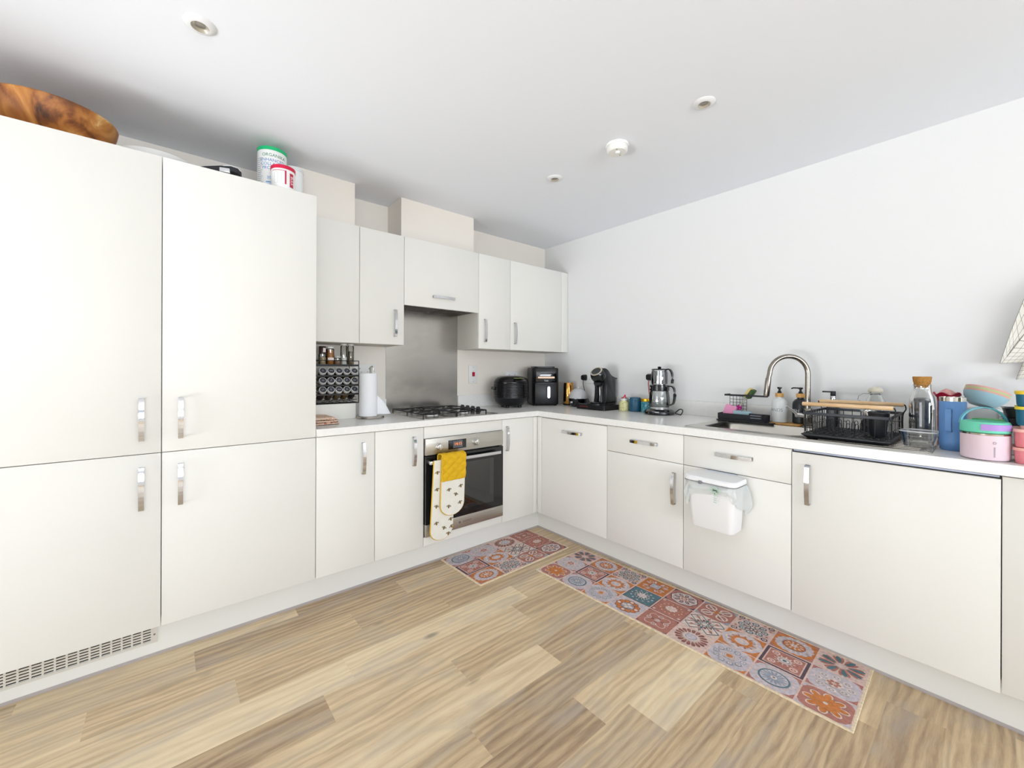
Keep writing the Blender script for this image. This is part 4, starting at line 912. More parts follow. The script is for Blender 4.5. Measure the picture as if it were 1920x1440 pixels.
def spg(name, label, cat, dims, col, lx, ly, z, rx, ry, rz2, two=None, bump=.6):
    w_, d, h = dims; b = B(); b.box(-w_/2, w_/2, -d/2, d/2, 0, h, min(w_, d, h)*.22, m=0)
    mats = [mat(name+'_'+col[1:], col, .95, bump=bump, bscale=500)]
    if two: b.box(-w_/2+.001, w_/2-.001, -d/2+.001, d/2-.001, h+.0002, h+.009, .003, m=1); mats.append(mat(name+'_'+two[1:], two, .95, bump=.8, bscale=700))
    o = b.out(name, mats, smooth=40); tag(o, label, cat); wx, wy = CD[0]+ly, CD[1]-lx
    o.matrix_world = T(wx, wy, z) @ RZ(-90) @ RY(ry) @ RX(rx) @ RZ(rz2); return o
spg('sponge', 'pale pink sponge standing at the left end of the sink caddy', 'sponge', (.064, .022, .074), '#e79bbf', -.100, -.040, WT+.024, -12, 14, 0)
spg('sponge', 'pale blue sponge lying in the middle of the sink caddy', 'sponge', (.098, .052, .034), '#a9c4cf', -.022, -.022, WT+.031, 0, 3, 0)
t = thing('dish_brush', 'dish brush with a magenta grip and yellow and green scouring head leaning in the caddy', 'brush', (CD[0]+.006, CD[1]+.072, WT+.055), SR)
AX = RY(33)
b = B(); b.tube([(0, 0, .0), (0, 0, .045)], [.010, .013], 16, M=AX); b.box(-.017, .017, -.008, .008, .0, .038, .006, M=AX); b.out('grip', mat('magenta_grip', '#b3207e', .3), t, 'magenta grip')
b = B(); b.tube([(0, 0, .045), (0, 0, .10)], .0055, 12, M=AX); b.tube([(0, 0, .09), (0, 0, .112)], [.006, .016], 12, M=AX); b.out('clear_handle', mat('brush_clear', '#d8d4c3', .15, alpha=.5), t)
b = B(); b.box(-.012, .002, -.026, .026, .108, .168, .004, M=AX); b.out('foam', mat('foam_yellow', '#dcc67e', .95, bump=.5, bscale=400), t, 'yellow foam')
b = B(); b.box(.0022, .020, -.026, .026, .108, .168, .004, M=AX); b.out('scourer', mat('scourer_green', '#47603a', .95, bump=.9, bscale=600), t, 'green scourer')
# soap bottles on a bamboo tray
BAM = wood('bamboo', [(.3, '#c08b45'), (.5, '#d2a05a'), (.7, '#dcb070')], 5, (12, 12, 2), .5, .5)
b = B(); b.prism(rrect(.165, .090, .012), 0, .009, bev=.002); tag(b.out('bamboo_tray', BAM), 'small bamboo tray under the white and black soap bottles', 'tray', loc=(-.093, -2.020, WT+.0045), rz=SR)
def soap(name, label, x, y, z, col, letter, lcol, word, rz=-32, nz=(-.03, -.014)):
    t = thing(name, label, 'soap bottle', (x, y, z), SR, 'pump bottles behind the sink')
    b = B(); b.lathe([(0, .0003), (.034, .0003), (.038, .004), (.038, .105), (.035, .118), (.026, .130), (.016, .136), (.016, .142), (0, .142)], 36); b.out('bottle_body', mat('soap_'+col[1:], col, .3), t)
    b = B(); b.lathe([(.0165, .1425), (.0205, .143), (.0205, .163), (.0175, .1645), (0, .1645)], 28); b.out('bamboo_collar', BAM, t)
    b = B(); b.lathe([(0, .165), (.012, .165), (.008, .175), (.0055, .178), (.0055, .186), (.011, .190), (.012, .197), (0, .199)], 24); b.tube([(0, 0, .194), (nz[0], nz[1], .195), (nz[0]*1.3, nz[1]*1.3, .191)], .0038, 10); b.out('pump', BLACK, t)
    b = B(); text(b, word, .024, RZ(rz) @ T(0, -.0382, .070) @ RX(90), .0003, bend=.0382); b.out('lettering', mat(letter, lcol, .5), t, smooth=0); return t
soap('soap_bottle', 'white pump bottle lettered HANDS on the bamboo tray', -.100, -1.990, WT+.0138, '#dfe2e1', 'soap_grey_text', '#8d9192', 'HANDS', -20, (.012, -.03))
soap('soap_bottle', 'black pump bottle lettered DISH directly behind the tap', -.072, -2.083, WT+.0138, '#23252a', 'soap_white_text', '#c9ccd0', 'DISH')
t = thing('soap_bottle', 'square black pump bottle with a silver neck behind the dish rack', 'soap bottle', (-.075, -2.228, WT+.0008), SR, 'pump bottles behind the sink')
b = B(); b.prism(rrect(.050, .050, .007), 0, .140, bev=.004); b.out('bottle_body', mat('square_black', '#1b1c20', .25), t)
b = B(); b.cyl(0, 0, .1403, .172, .0135, .0125, seg=24, bev=.001); b.out('silver_neck', CHROME, t)
b = B(); b.cyl(0, 0, .1723, .197, .012, .0115, seg=24, bev=.001); b.box(-.046, -.004, -.006, .006, .189, .197, .002); b.out('pump', BLACK, t)
# glass jug behind the rack
t = thing('glass_jug', 'clear glass swing-top jug behind the dish rack', 'jug', (-.070, -2.395, WT+.0008), SR)
b = B(); b.lathe([(0, .001), (.042, .001), (.046, .006), (.046, .12), (.040, .150), (.027, .178), (.025, .195), (.027, .199)], 36); b.out('jug_body', JG, t)
b = B(); b.lathe([(.028, .199), (.030, .206), (.026, .216), (.012, .224), (0, .225)], 28); b.out('stopper', mat('stopper_ivory', '#d9d3c0', .3), t)
b = B(); b.tube([(-.024, 0, .190), (-.045, -.004, .192), (-.064, -.006, .178), (-.066, -.006, .160), (-.048, -.004, .146), (-.044, 0, .142)], .0018, 8); b.lathe([(.0262, .186), (.0288, .188), (.0262, .190)], 28); b.out('wire_clasp', CHROME, t)

# ------------------------------------------------------------------ dish rack with wooden rods
t = thing('dish_rack', 'black wire dish rack with two pale wooden rods on the drainer', 'dish rack', (-.385, -2.365, WT+.005), SR)
w2, d2 = .145, .175
b = B(); o = rrect(.305, .372, .02); b.loft([ring3(rrect(.27, .34, .015), .0), ring3(o, .013), ring3(o, .017), ring3(rrect(.292, .36, .016), .0165), ring3(rrect(.262, .33, .015), .005)]); b.out('drip_tray', mat('tray_matte', '#1e1f23', .45), t)
b = B(); rim = rrect(.29, .35, .012); zr = .115
for (x0, x1, y0, y1) in ((-w2, w2, -d2, -d2+.003), (-w2, w2, d2-.003, d2), (-w2, -w2+.003, -d2, d2), (w2-.003, w2, -d2, d2)): b.box(x0, x1, y0, y1, zr-.012, zr, .0008)
b.out('top_band', mat('rack_band', '#2c2f36', .4), t)
for y in (-d2+.004, d2-.004):
    b = B()
    for k in range(9): x = -w2+.012+k*(2*w2-.024)/8; b.tube([(x, y, zr-.004), (x, y, .030), (x, y*.97, .022)], .0015, 6)
    b.tube([(-w2, y, .070), (w2, y, .070)], .0015, 6) if y > 0 else None
    b.out('long_side_wires', BLKWIRE, t)
for x in (-w2+.004, w2-.004):
    b = B()
    for k in range(9): y = -d2+.014+k*(2*d2-.028)/8; b.tube([(x, y, zr-.004), (x, y, .022)], .0015, 6)
    for z in (.05, .082): b.tube([(x, -d2, z), (x, d2, z)], .0015, 6)
    b.out('short_side_wires', BLKWIRE, t)
b = B()
for k in range(13): x = -w2+.01+k*(2*w2-.02)/12; b.tube([(x, -d2+.004, .022), (x, d2-.004, .022)], .0016, 6)
for k in range(6): y = -d2+.02+k*(2*d2-.04)/5; b.tube([(-w2+.004, y, .0205), (w2-.004, y, .0205)], .0016, 6)
b.out('floor_wires', BLKWIRE, t)
for ry_ in (.07, .01, -.09):
    b = B()
    for k in range(7):
        x = -.120+.030*k; b.tube([(x-.006, ry_, .024), (x-.006, ry_, .060), (x-.004, ry_, .067), (x, ry_, .070), (x+.004, ry_, .067), (x+.006, ry_, .060), (x+.006, ry_, .024)], .0014, 6)
    b.out('plate_prongs', BLKWIRE, t)
RODW = wood('beech_rod', [(.3, '#d2ab7d'), (.5, '#e0bd92'), (.7, '#e8caa4')], 4, (3, 14, 14), .5, .4)
for yy in (-.128, .150):
    b = B(); b.cyl(0, 0, -.158, .150, .0088, seg=24, bev=.0015, M=T(0, yy, .148) @ RY(90)); b.out('wooden_rod', RODW, t, 'pale wooden carrying rod')
    b = B()
    for s_ in (-1, 1): b.tube(smooth_path([(s_*.149, yy, .148), (s_*.158-.004, yy, .146), (s_*.156, yy, .128), (s_*.1465, yy, .10), (s_*.1465, yy, .024)]), .0024, 8)
    b.out('rod_bracket', BLKWIRE, t)
b = B(); b.lathe([(0, 0), (.024, 0), (.026, .003), (.034, .098), (.0365, .099), (.0365, .102), (.033, .102), (.024, .006), (0, .006)], 32)
tag(b.out('utensil_cup', mat('cup_black', '#202125', .35)), 'black plastic utensil cup at the right end of the dish rack', 'cup', loc=(-.462, -2.462, WT+.029))
t = thing('steel_tumbler', 'steel tumbler standing behind the utensil cup in the dish rack', 'tumbler', (-.30, -2.405, WT+.029)); b = B(); b.lathe([(0, 0), (.022, 0), (.024, .003), (.030, .095), (.028, .095), (.022, .006), (0, .006)], 32); b.out('tumbler', mat('kettle_steel', '#cfd0d2'), t)
# clear takeaway tub
t = thing('clear_tub', 'empty clear plastic takeaway tub on the drainer edge', 'tub', (-.430, -2.583, WT+.0048), R(-4))
CP = glass('clear_plastic', '#eceeed', .3, .06)
b = B(); b.loft([ring3(rrect(.085, .082, .014), 0), ring3(rrect(.088, .085, .016), .003), ring3(rrect(.102, .104, .018), .056)], cap1=False); b.out('tub_body', CP, t)
b = B(); b.loft([ring3(rrect(.102, .104, .018), .056), ring3(rrect(.110, .112, .02), .0575), ring3(rrect(.110, .112, .02), .0605), ring3(rrect(.103, .105, .018), .0615)], cap0=False, cap1=False); b.out('rim', mat('rim_frost', '#e4e6e6', .2, alpha=.7), t)
# cork carafe
t = thing('cork_carafe', 'glass carafe with a cork stopper holding a dark grey cloth', 'carafe', (-.305, -2.578, WT+.0048))
b = B(); b.lathe([(0, .002), (.036, .002), (.0405, .008), (.0405, .165), (.037, .190), (.029, .214), (.0275, .235), (.029, .242)], 44); b.out('carafe_body', JG, t)
b = B(); b.lathe([(0, .010), (.034, .010), (.0365, .02), (.037, .10), (.036, .165), (.030, .182), (.015, .187), (0, .185)], 40)
b.xf(lambda c: c*1 + Vector((noise.noise(c*40), noise.noise(c*40+Vector((5, 0, 0))), 0))*.002)
b.out('dark_contents', mat('dark_mesh', '#58595d', .4, .6, var=.4, vscale=70), t)
b = B(); b.lathe([(.0, .230), (.0245, .230), (.0265, .252), (.0277, .2535), (.0297, .272), (.0292, .276), (0, .276)], 36); b.out('cork_stopper', mat('cork', '#b5803e', .9, var=.3, vscale=160), t)
# red container with pink cloth
t = thing('red_container', 'dark red container with a frilled rim and pink cloth behind the blue tumbler', 'container', (-.125, -2.640, WT+.0008))
b = B()
pr_ = [(0, .0), (.027, .0), (.029, .004), (.030, .16), (.032, .185)]
b.lathe(pr_, 40); b.out('container_body', mat('dark_red', '#9a1634', .25), t)
b = B(); b.lathe([(.030, .183), (.036, .192), (.044, .205), (.038, .206), (.029, .192)], 60)
b.xf(lambda c: Vector((c.x, c.y, c.z+.006*math.sin(5*math.atan2(c.y, c.x))*(1 if c.z > .2 else .3)))); b.out('frilled_rim', mat('crimson', '#a80f38', .35), t)
b = B(); b.lathe([(.031, .197), (.028, .208), (.016, .218), (.006, .224), (0, .226)], 36)
b.xf(lambda c: c+Vector((noise.noise(c*50)*.005, 0, noise.noise(c*60)*.006))); b.out('pink_cloth', mat('pink_cloth', '#e0a9a4', .9), t, 'crumpled pink cloth')
# blue tumbler with steel rim
t = thing('blue_tumbler', 'tall cornflower-blue insulated tumbler with a steel rim', 'tumbler', (-.425, -2.672, WT+.0003), SR)
MB_ = mat('cornflower', '#5f8cc2', .5)
b = B(); b.lathe([(0, 0), (.031, 0), (.0345, .004), (.0375, .03), (.0375, .186), (.0365, .188)], 44); b.out('tumbler_body', MB_, t)
b = B(); b.lathe([(.0363, .1882), (.0363, .203), (.0345, .204), (.0335, .190), (0, .189)], 44); b.out('steel_rim', mat('rim_steel', '#c9c4bb', .18, 1), t, 'steel rim')
b = B(); hp = smooth_path([(0, -.036, .155), (0, -.050, .157), (0, -.055, .150), (0, -.055, .085), (0, -.050, .076), (0, -.036, .078)], 5)
b.tube(hp, sec=[(-.003, -.008), (.003, -.008), (.003, .008), (-.003, .008)], up=(0, 1, .01), M=RZ(-9)); b.out('handle', MB_, t)
# pink food flask
t = thing('food_flask', 'wide pale pink insulated food jar with a mint and lilac lid', 'food jar', (-.563, -2.756, WT+.0003), SR)
b = B(); b.lathe([(0, 0), (.050, 0), (.057, .003), (.059, .010), (.0595, .086)], 64); b.out('jar_body', mat('blush_pink', '#e3cdd6', .45), t)
b = B(); b.lathe([(.0585, .0865), (.0590, .0915), (.057, .0925), (0, .0925)], 60); b.out('steel_ring', mat('rim_steel', '#c9c4bb'), t)
b = B(); b.lathe([(.056, .093), (.0600, .095), (.0605, .100), (.0590, .125), (.057, .129), (.053, .130), (.050, .125), (0, .125)], 64); ld = b.out('lid', mat('mint_lid', '#6ed3b4', .45), t, 'mint lid')
b = B(); band(b, .0602, -8, 70, .103, .1235, th=.003); b.out('lilac_latch', mat('lilac', '#b18bd2', .45), ld, smooth=40)
b = B(); hp = [(.059*math.cos(a), .0, .118+.058*math.sin(a)) for a in [PI*k/24 for k in range(25)]]
b.tube(hp, sec=[(-.0022, -.006), (.0022, -.006), (.0022, .006), (-.0022, .006)], up=(0, 0, 1), M=RZ(24) @ T(.004, .02, 0)); b.out('carry_handle', mat('aqua_handle', '#62aebd', .45), t, 'aqua carry handle')
b = B(); b.box(-.0014, .0014, -.0004, .0004, .014, .048, M=RZ(22) @ T(0, -.0597, .0)); b.lathe([(.003, 0), (.0045, 0), (.0045, .0004), (.003, .0004)], 16, M=RZ(22) @ T(0, -.0597, .062) @ RX(90)); b.out('small_mark', mat('mark_grey', '#a69ba4', .5), t, smooth=0)
# green-lidded box, white bowl, pastel bowls
b = B(); b.lathe([(0, 0), (.034, 0), (.038, .004), (.041, .112), (.043, .114), (.043, .127), (.040, .130), (0, .130)], 44, m=0)
for f in b.bm.faces:
    if f.calc_center_median().z > .113: f.material_index = 1
tag(b.out('lidded_tub', [mat('tub_frost', '#d8dcd9', .3), mat('leaf_green', '#35a23f', .4)]), 'round tub with a bright green lid behind the mint-lidded jar', 'tub', loc=(-.455, -2.765, WT+.0003))
b = B(); b.lathe([(0, 0), (.035, 0), (.038, .006), (.055, .04), (.068, .085), (.0665, .086), (.052, .04), (.034, .010), (0, .009)], 44)
tag(b.out('white_bowl', mat('white_china', '#f0efec')), 'white bowl under the right side of the leaning pastel bowls', 'bowl', loc=(-.195, -2.850, WT+.0585))
b = B(); b.prism(rrect(.09, .09, .012), 0, .058, bev=.004); tag(b.out('storage_tub', mat('tub_frost', '#d8dcd9')), 'low frosted tub under the white bowl near the right edge', 'tub', loc=(-.195, -2.868, WT+.0003))
if 1: pass
bcol = [('#a9cdd8', 'sky blue', 0), ('#e9b3a4', 'peach pink', 1), ('#c5d39a', 'pale lime', 2), ('#e8b5ad', 'salmon pink', 3)]
base_m = T(-.165, -2.738, WT+.1625) @ RZ(-90) @ RY(17) @ RX(-13)
for k, (c_, nm, i) in enumerate(bcol):
    b = B(); b.lathe([(0, 0), (.036, 0), (.040, .003), (.059, .028), (.066, .046), (.0645, .047), (.057, .030), (.038, .006), (0, .004)], 52)
    o = tag(b.out('pastel_bowl', mat('bowl_'+c_[1:], c_, .3)), '%s bowl, %s of the tilted nest of pastel bowls' % (nm, ['outermost and lowest', 'second', 'third', 'innermost and topmost'][k]), 'bowl', 'pastel bowls nested at a tilt by the wall')
    o.matrix_world = base_m @ T(0, 0, .0075*k)
b = B(); b.prism(rrect(.10, .088, .012), 0, .150, bev=.004)
tag(b.out('storage_tub', mat('tub_frost', '#d8dcd9')), 'frosted square tub propping up the pastel bowls', 'tub', loc=(-.125, -2.745, WT+.0003))
# black trays
for k, (zz, rr2, lb) in enumerate(((0, 0, 'lower black food tray stacked behind the blue lunch boxes'), (.036, 8, 'upper black food tray stacked behind the blue lunch boxes'))):
    b = B(); b.loft([ring3(rrect(.13, .09, .02), 0), ring3(rrect(.145, .105, .024), .032), ring3(rrect(.155, .115, .026), .034), ring3(rrect(.138, .098, .022), .0335), ring3(rrect(.125, .085, .018), .004)])
    tag(b.out('black_tray', mat('cup_black', '#202125')), lb, 'tray', 'stacked black food trays', loc=(-.34, -2.868, WT+.10+zz), rz=R(88+rr2))
b = B(); b.box(-.06, .06, -.08, .08, 0, .0985, .006); tag(b.out('storage_tub', mat('tub_clear2', '#c9cccb', .3)), 'pale closed tub under the stacked black food trays', 'tub', loc=(-.34, -2.885, WT+.0003))
# lunch boxes at the right edge
def lunch(label, loc_, w_, d, h, col, rimc, grp, lid=False):
    t = thing('lunch_box', label, 'lunch box', loc_, SR, grp); nm = col[1:]
    b = B(); b.loft([ring3(rrect(w_*.92, d*.92, .016), 0), ring3(rrect(w_*.95, d*.95, .018), .004), ring3(rrect(w_*.98, d*.98, .018), h-.0105)]); b.out('box_body', mat('box_'+nm, col, .45), t)
    b = B(); b.prism(rrect(w_*1.02, d*1.02, .02), h-.010, h-.0005, bev=.0015); b.out('rim', mat('rim_'+rimc[1:], rimc, .45), t)
    if lid: b = B(); b.prism(rrect(w_*.8, d*.8, .018), h-.0003, h+.011, bev=.003); b.out('lid_dome', mat('rim_'+rimc[1:], rimc), t)
    return t
lx, ly = -.545, -2.911
lunch('coral pink lunch box at the bottom of the stack at the right edge', (lx+.0, ly+.018, WT+.0003), .150, .12, .053, '#df8088', '#eba79d', 'coral lunch boxes')
lunch('coral pink lunch box with a peach lid, upper of the coral pair', (lx, ly+.018, WT+.0543), .150, .12, .060, '#df7f86', '#efb5a9', 'coral lunch boxes', True)
lunch('petrol blue lunch box with a yellow rim resting on the coral boxes', (lx, ly+.024, WT+.1263), .13, .11, .062, '#1f6380', '#e6cf3a', 'petrol blue lunch boxes')
t = lunch('petrol blue lunch box with a yellow lid, top of the stack', (lx, ly+.024, WT+.1886), .13, .11, .050, '#1f6380', '#ecc92b', 'petrol blue lunch boxes')
b = B(); b.cyl(-.025, -.02, .0498, .064, .02, .018, bev=.003); b.out('valve_knob', mat('rim_ecc92b', '#ecc92b'), t)
# tea towel on the wall
TT = bpy.data.materials.new('check_towel'); TT.use_nodes = True; N, L = TT.node_tree.nodes, TT.node_tree.links; P = N['Principled BSDF']; P.inputs['Roughness'].default_value = .95
uvn = N.new('ShaderNodeUVMap'); sp_ = N.new('ShaderNodeSeparateXYZ'); L.new(uvn.outputs[0], sp_.inputs[0])
def stripe(src, freq, wdt, ph=0):
    a = N.new('ShaderNodeMath'); a.operation = 'MULTIPLY_ADD'; a.inputs[1].default_value = freq; a.inputs[2].default_value = ph; L.new(src, a.inputs[0])
    f_ = N.new('ShaderNodeMath'); f_.operation = 'FRACT'; L.new(a.outputs[0], f_.inputs[0])
    l_ = N.new('ShaderNodeMath'); l_.operation = 'LESS_THAN'; l_.inputs[1].default_value = wdt; L.new(f_.outputs[0], l_.inputs[0]); return l_.outputs[0]
def mx_(a, b_):
    m_ = N.new('ShaderNodeMath'); m_.operation = 'MAXIMUM'; L.new(a, m_.inputs[0]); L.new(b_, m_.inputs[1]); return m_.outputs[0]
sm_ = mx_(stripe(sp_.outputs[0], 9, .07), stripe(sp_.outputs[1], 15, .08))
mc = N.new('ShaderNodeMix'); mc.data_type = 'RGBA'; L.new(sm_, mc.inputs[0]); mc.inputs[6].default_value = lin('#dcd9cf'); mc.inputs[7].default_value = lin('#8d8478'); L.new(mc.outputs[2], P.inputs['Base Color'])
t = thing('tea_towel', 'checked cream tea towel hanging on the sink wall at the right edge', 'tea towel', (-.004, -2.95, 1.62))
def towel_part(fn, nm):
    b = B(); b.grid(fn, 30, 34)
    uvl = b.bm.loops.layers.uv.new('UVMap'); vs = list(b.bm.verts)
    b.bm.verts.ensure_lookup_table(); idx = {v: i for i, v in enumerate(vs)}
    for f in b.bm.faces:
        for l in f.loops:
            i = idx[l.vert]; l[uvl].uv = (i//35/30*nmw, (i % 35)/34)
    return b.out(nm, TT, t, smooth=80, solid=.0012)
nmw = .8
# hung from a hook just outside the frame; a narrow outer fold curls over the shaded reverse, with a second tail behind
def lerp_poly(P_, v):
    f_ = v*(len(P_)-1); i = min(int(f_), len(P_)-2); w_ = f_-i; return P_[i][0]*(1-w_)+P_[i+1][0]*w_, P_[i][1]*(1-w_)+P_[i+1][1]*w_
LE = [(0, -.01), (.045, -.06), (.098, -.105), (.130, -.23), (.1615, -.374)]     # (towards +y, z) left edge down to the corner
RE = [(-.01, -.01), (.03, -.09), (.072, -.20), (.128, -.315), (.1585, -.3735)]
RW = [(-.06, -.01), (-.04, -.12), (-.01, -.24), (.03, -.32), (.080, -.366)]
def outerf(u, v):
    l, r = lerp_poly(LE, v), lerp_poly(RE, v); return (-.055+.018*u*math.sin(v*PI*.8)-.006*math.sin(v*7), l[0]*(1-u)+r[0]*u, l[1]*(1-u)+r[1]*u)
nmw = .3; towel_part(outerf, 'outer_fold')
def innerf(u, v):
    l, r = lerp_poly(RE, v), lerp_poly(RW, v); return (-.036+.022*math.sin(u*PI*.9)-.004*math.sin(v*9), l[0]*(1-u)+r[0]*u, l[1]*(1-u)+r[1]*u)
nmw = .6; towel_part(innerf, 'inner_fold')
T1 = [(.02, -.02), (.05, -.15), (.070, -.28), (.100, -.37), (.118, -.440)]
T2 = [(-.08, -.02), (-.07, -.15), (-.05, -.28), (.0, -.36), (.060, -.422)]
def tail(u, v):
    l, r = lerp_poly(T1, v), lerp_poly(T2, v); return (-.018-.005*math.sin(u*12), l[0]*(1-u)+r[0]*u, l[1]*(1-u)+r[1]*u)
nmw = .6; towel_part(tail, 'hanging_tail')
b = B(); b.cyl(0, 0, .0, .012, .016, seg=20, M=RY(-90)); b.tube([(-.012, 0, 0), (-.05, 0, -.004), (-.056, 0, .01)], .004); tag(b.out('wall_hook', CHROME), 'chrome wall hook holding the checked tea towel', 'hook', loc=(-.0005, -2.95, 1.625))

# ------------------------------------------------------------------ hanging bin on the sink cabinet door
t = thing('hanging_bin', 'white plastic food-waste bin with a liner hooked over the sink cabinet door', 'bin', (FS, -1.905, .455), SR)
BW = mat('bin_white', '#f2f2f3', .35); bw, bd_, bh = .235, .155, .235
def brr(w_, d, r, y1=-.004): return rrect(w_, d, r, 6, cy=y1-d/2)
b = B(); b.loft([ring3(brr(.195, .118, .025, -.012), 0), ring3(brr(.200, .124, .026, -.010), .006), ring3(brr(.228, .148, .03), bh-.012)], cap1=True); b.out('bin_body', BW, t)
b = B(); b.loft([ring3(brr(.240, .156, .032), bh-.010), ring3(brr(.246, .160, .034), bh-.006), ring3(brr(.246, .160, .034), bh+.008), ring3(brr(.236, .150, .03, -.008), bh+.014)]); ld = b.out('lid', BW, t)
b = B(); b.loft([ring3(brr(.2465, .1605, .034), bh-.0125), ring3(brr(.2465, .1605, .034), bh-.0105)], cap0=True); b.out('seal_line', mat('seal_grey', '#9b9ba1', .5), ld)
b = B(); b.box(-.040, -.025, -.172, -.162, bh-.016, bh-.002, .001); b.out('latch', mat('latch_grey', '#7d7f84', .4), ld)
b = B(); b.box(-.073, .073, -.0035, -.0006, bh-.02, .2562); b.box(-.073, .073, -.0035, .019, .2545, .2562); b.out('door_hook', mat('hook_white', '#d6dae2', .35), t)
LN = mat('bin_liner', '#e6ebea', .35, alpha=.55)
def liner(u, v):
    a = 2*PI*u; base = brr(.236, .154, .034); n = len(base); f_ = u*n; i = int(f_) % n; j = (i+1) % n; w_ = f_-int(f_)
    x = base[i][0]*(1-w_)+base[j][0]*w_; y = base[i][1]*(1-w_)+base[j][1]*w_
    if y > -.03 : y = min(y, -.006)
    drop = .088+.042*math.sin(a*2+.9)+.016*math.sin(a*5)
    out_k = 1+.045*math.sin(v*PI)*(1+.6*math.sin(a*7))
    z = bh-.013-v*drop
    x2, y2 = x*out_k*(1.0+.02*math.sin(v*9+a*6)), -.004-(abs(y+.004))*(out_k)*(1+.01*math.sin(v*11+a*9))
    if x > 0 and y > -.06: x2 += .022*math.sin(v*PI)**.7
    return (x2, min(y2, -.005), z)
b = B(); b.grid(liner, 96, 14); bmesh.ops.remove_doubles(b.bm, verts=b.bm.verts, dist=.0008); b.out('liner', LN, t, smooth=80)
b = B()
yy = -.1755
for k, (x, z, r_) in enumerate(((.012, .205, .010), (.028, .212, .011), (.044, .203, .010), (.028, .197, .011))): b.lathe([(r_*.55, 0), (r_, 0), (r_, .0006), (r_*.55, .0006)], 10, M=T(x+.012, yy, z) @ RX(90))
for k in range(4): b.box(.034, .048, yy-.0006, yy, .148+.010*k, .152+.010*k)
b.box(.038, .042, yy-.0006, yy, .18, .197); b.out('green_print', mat('print_green', '#b4d2bd', .6), t, smooth=0)

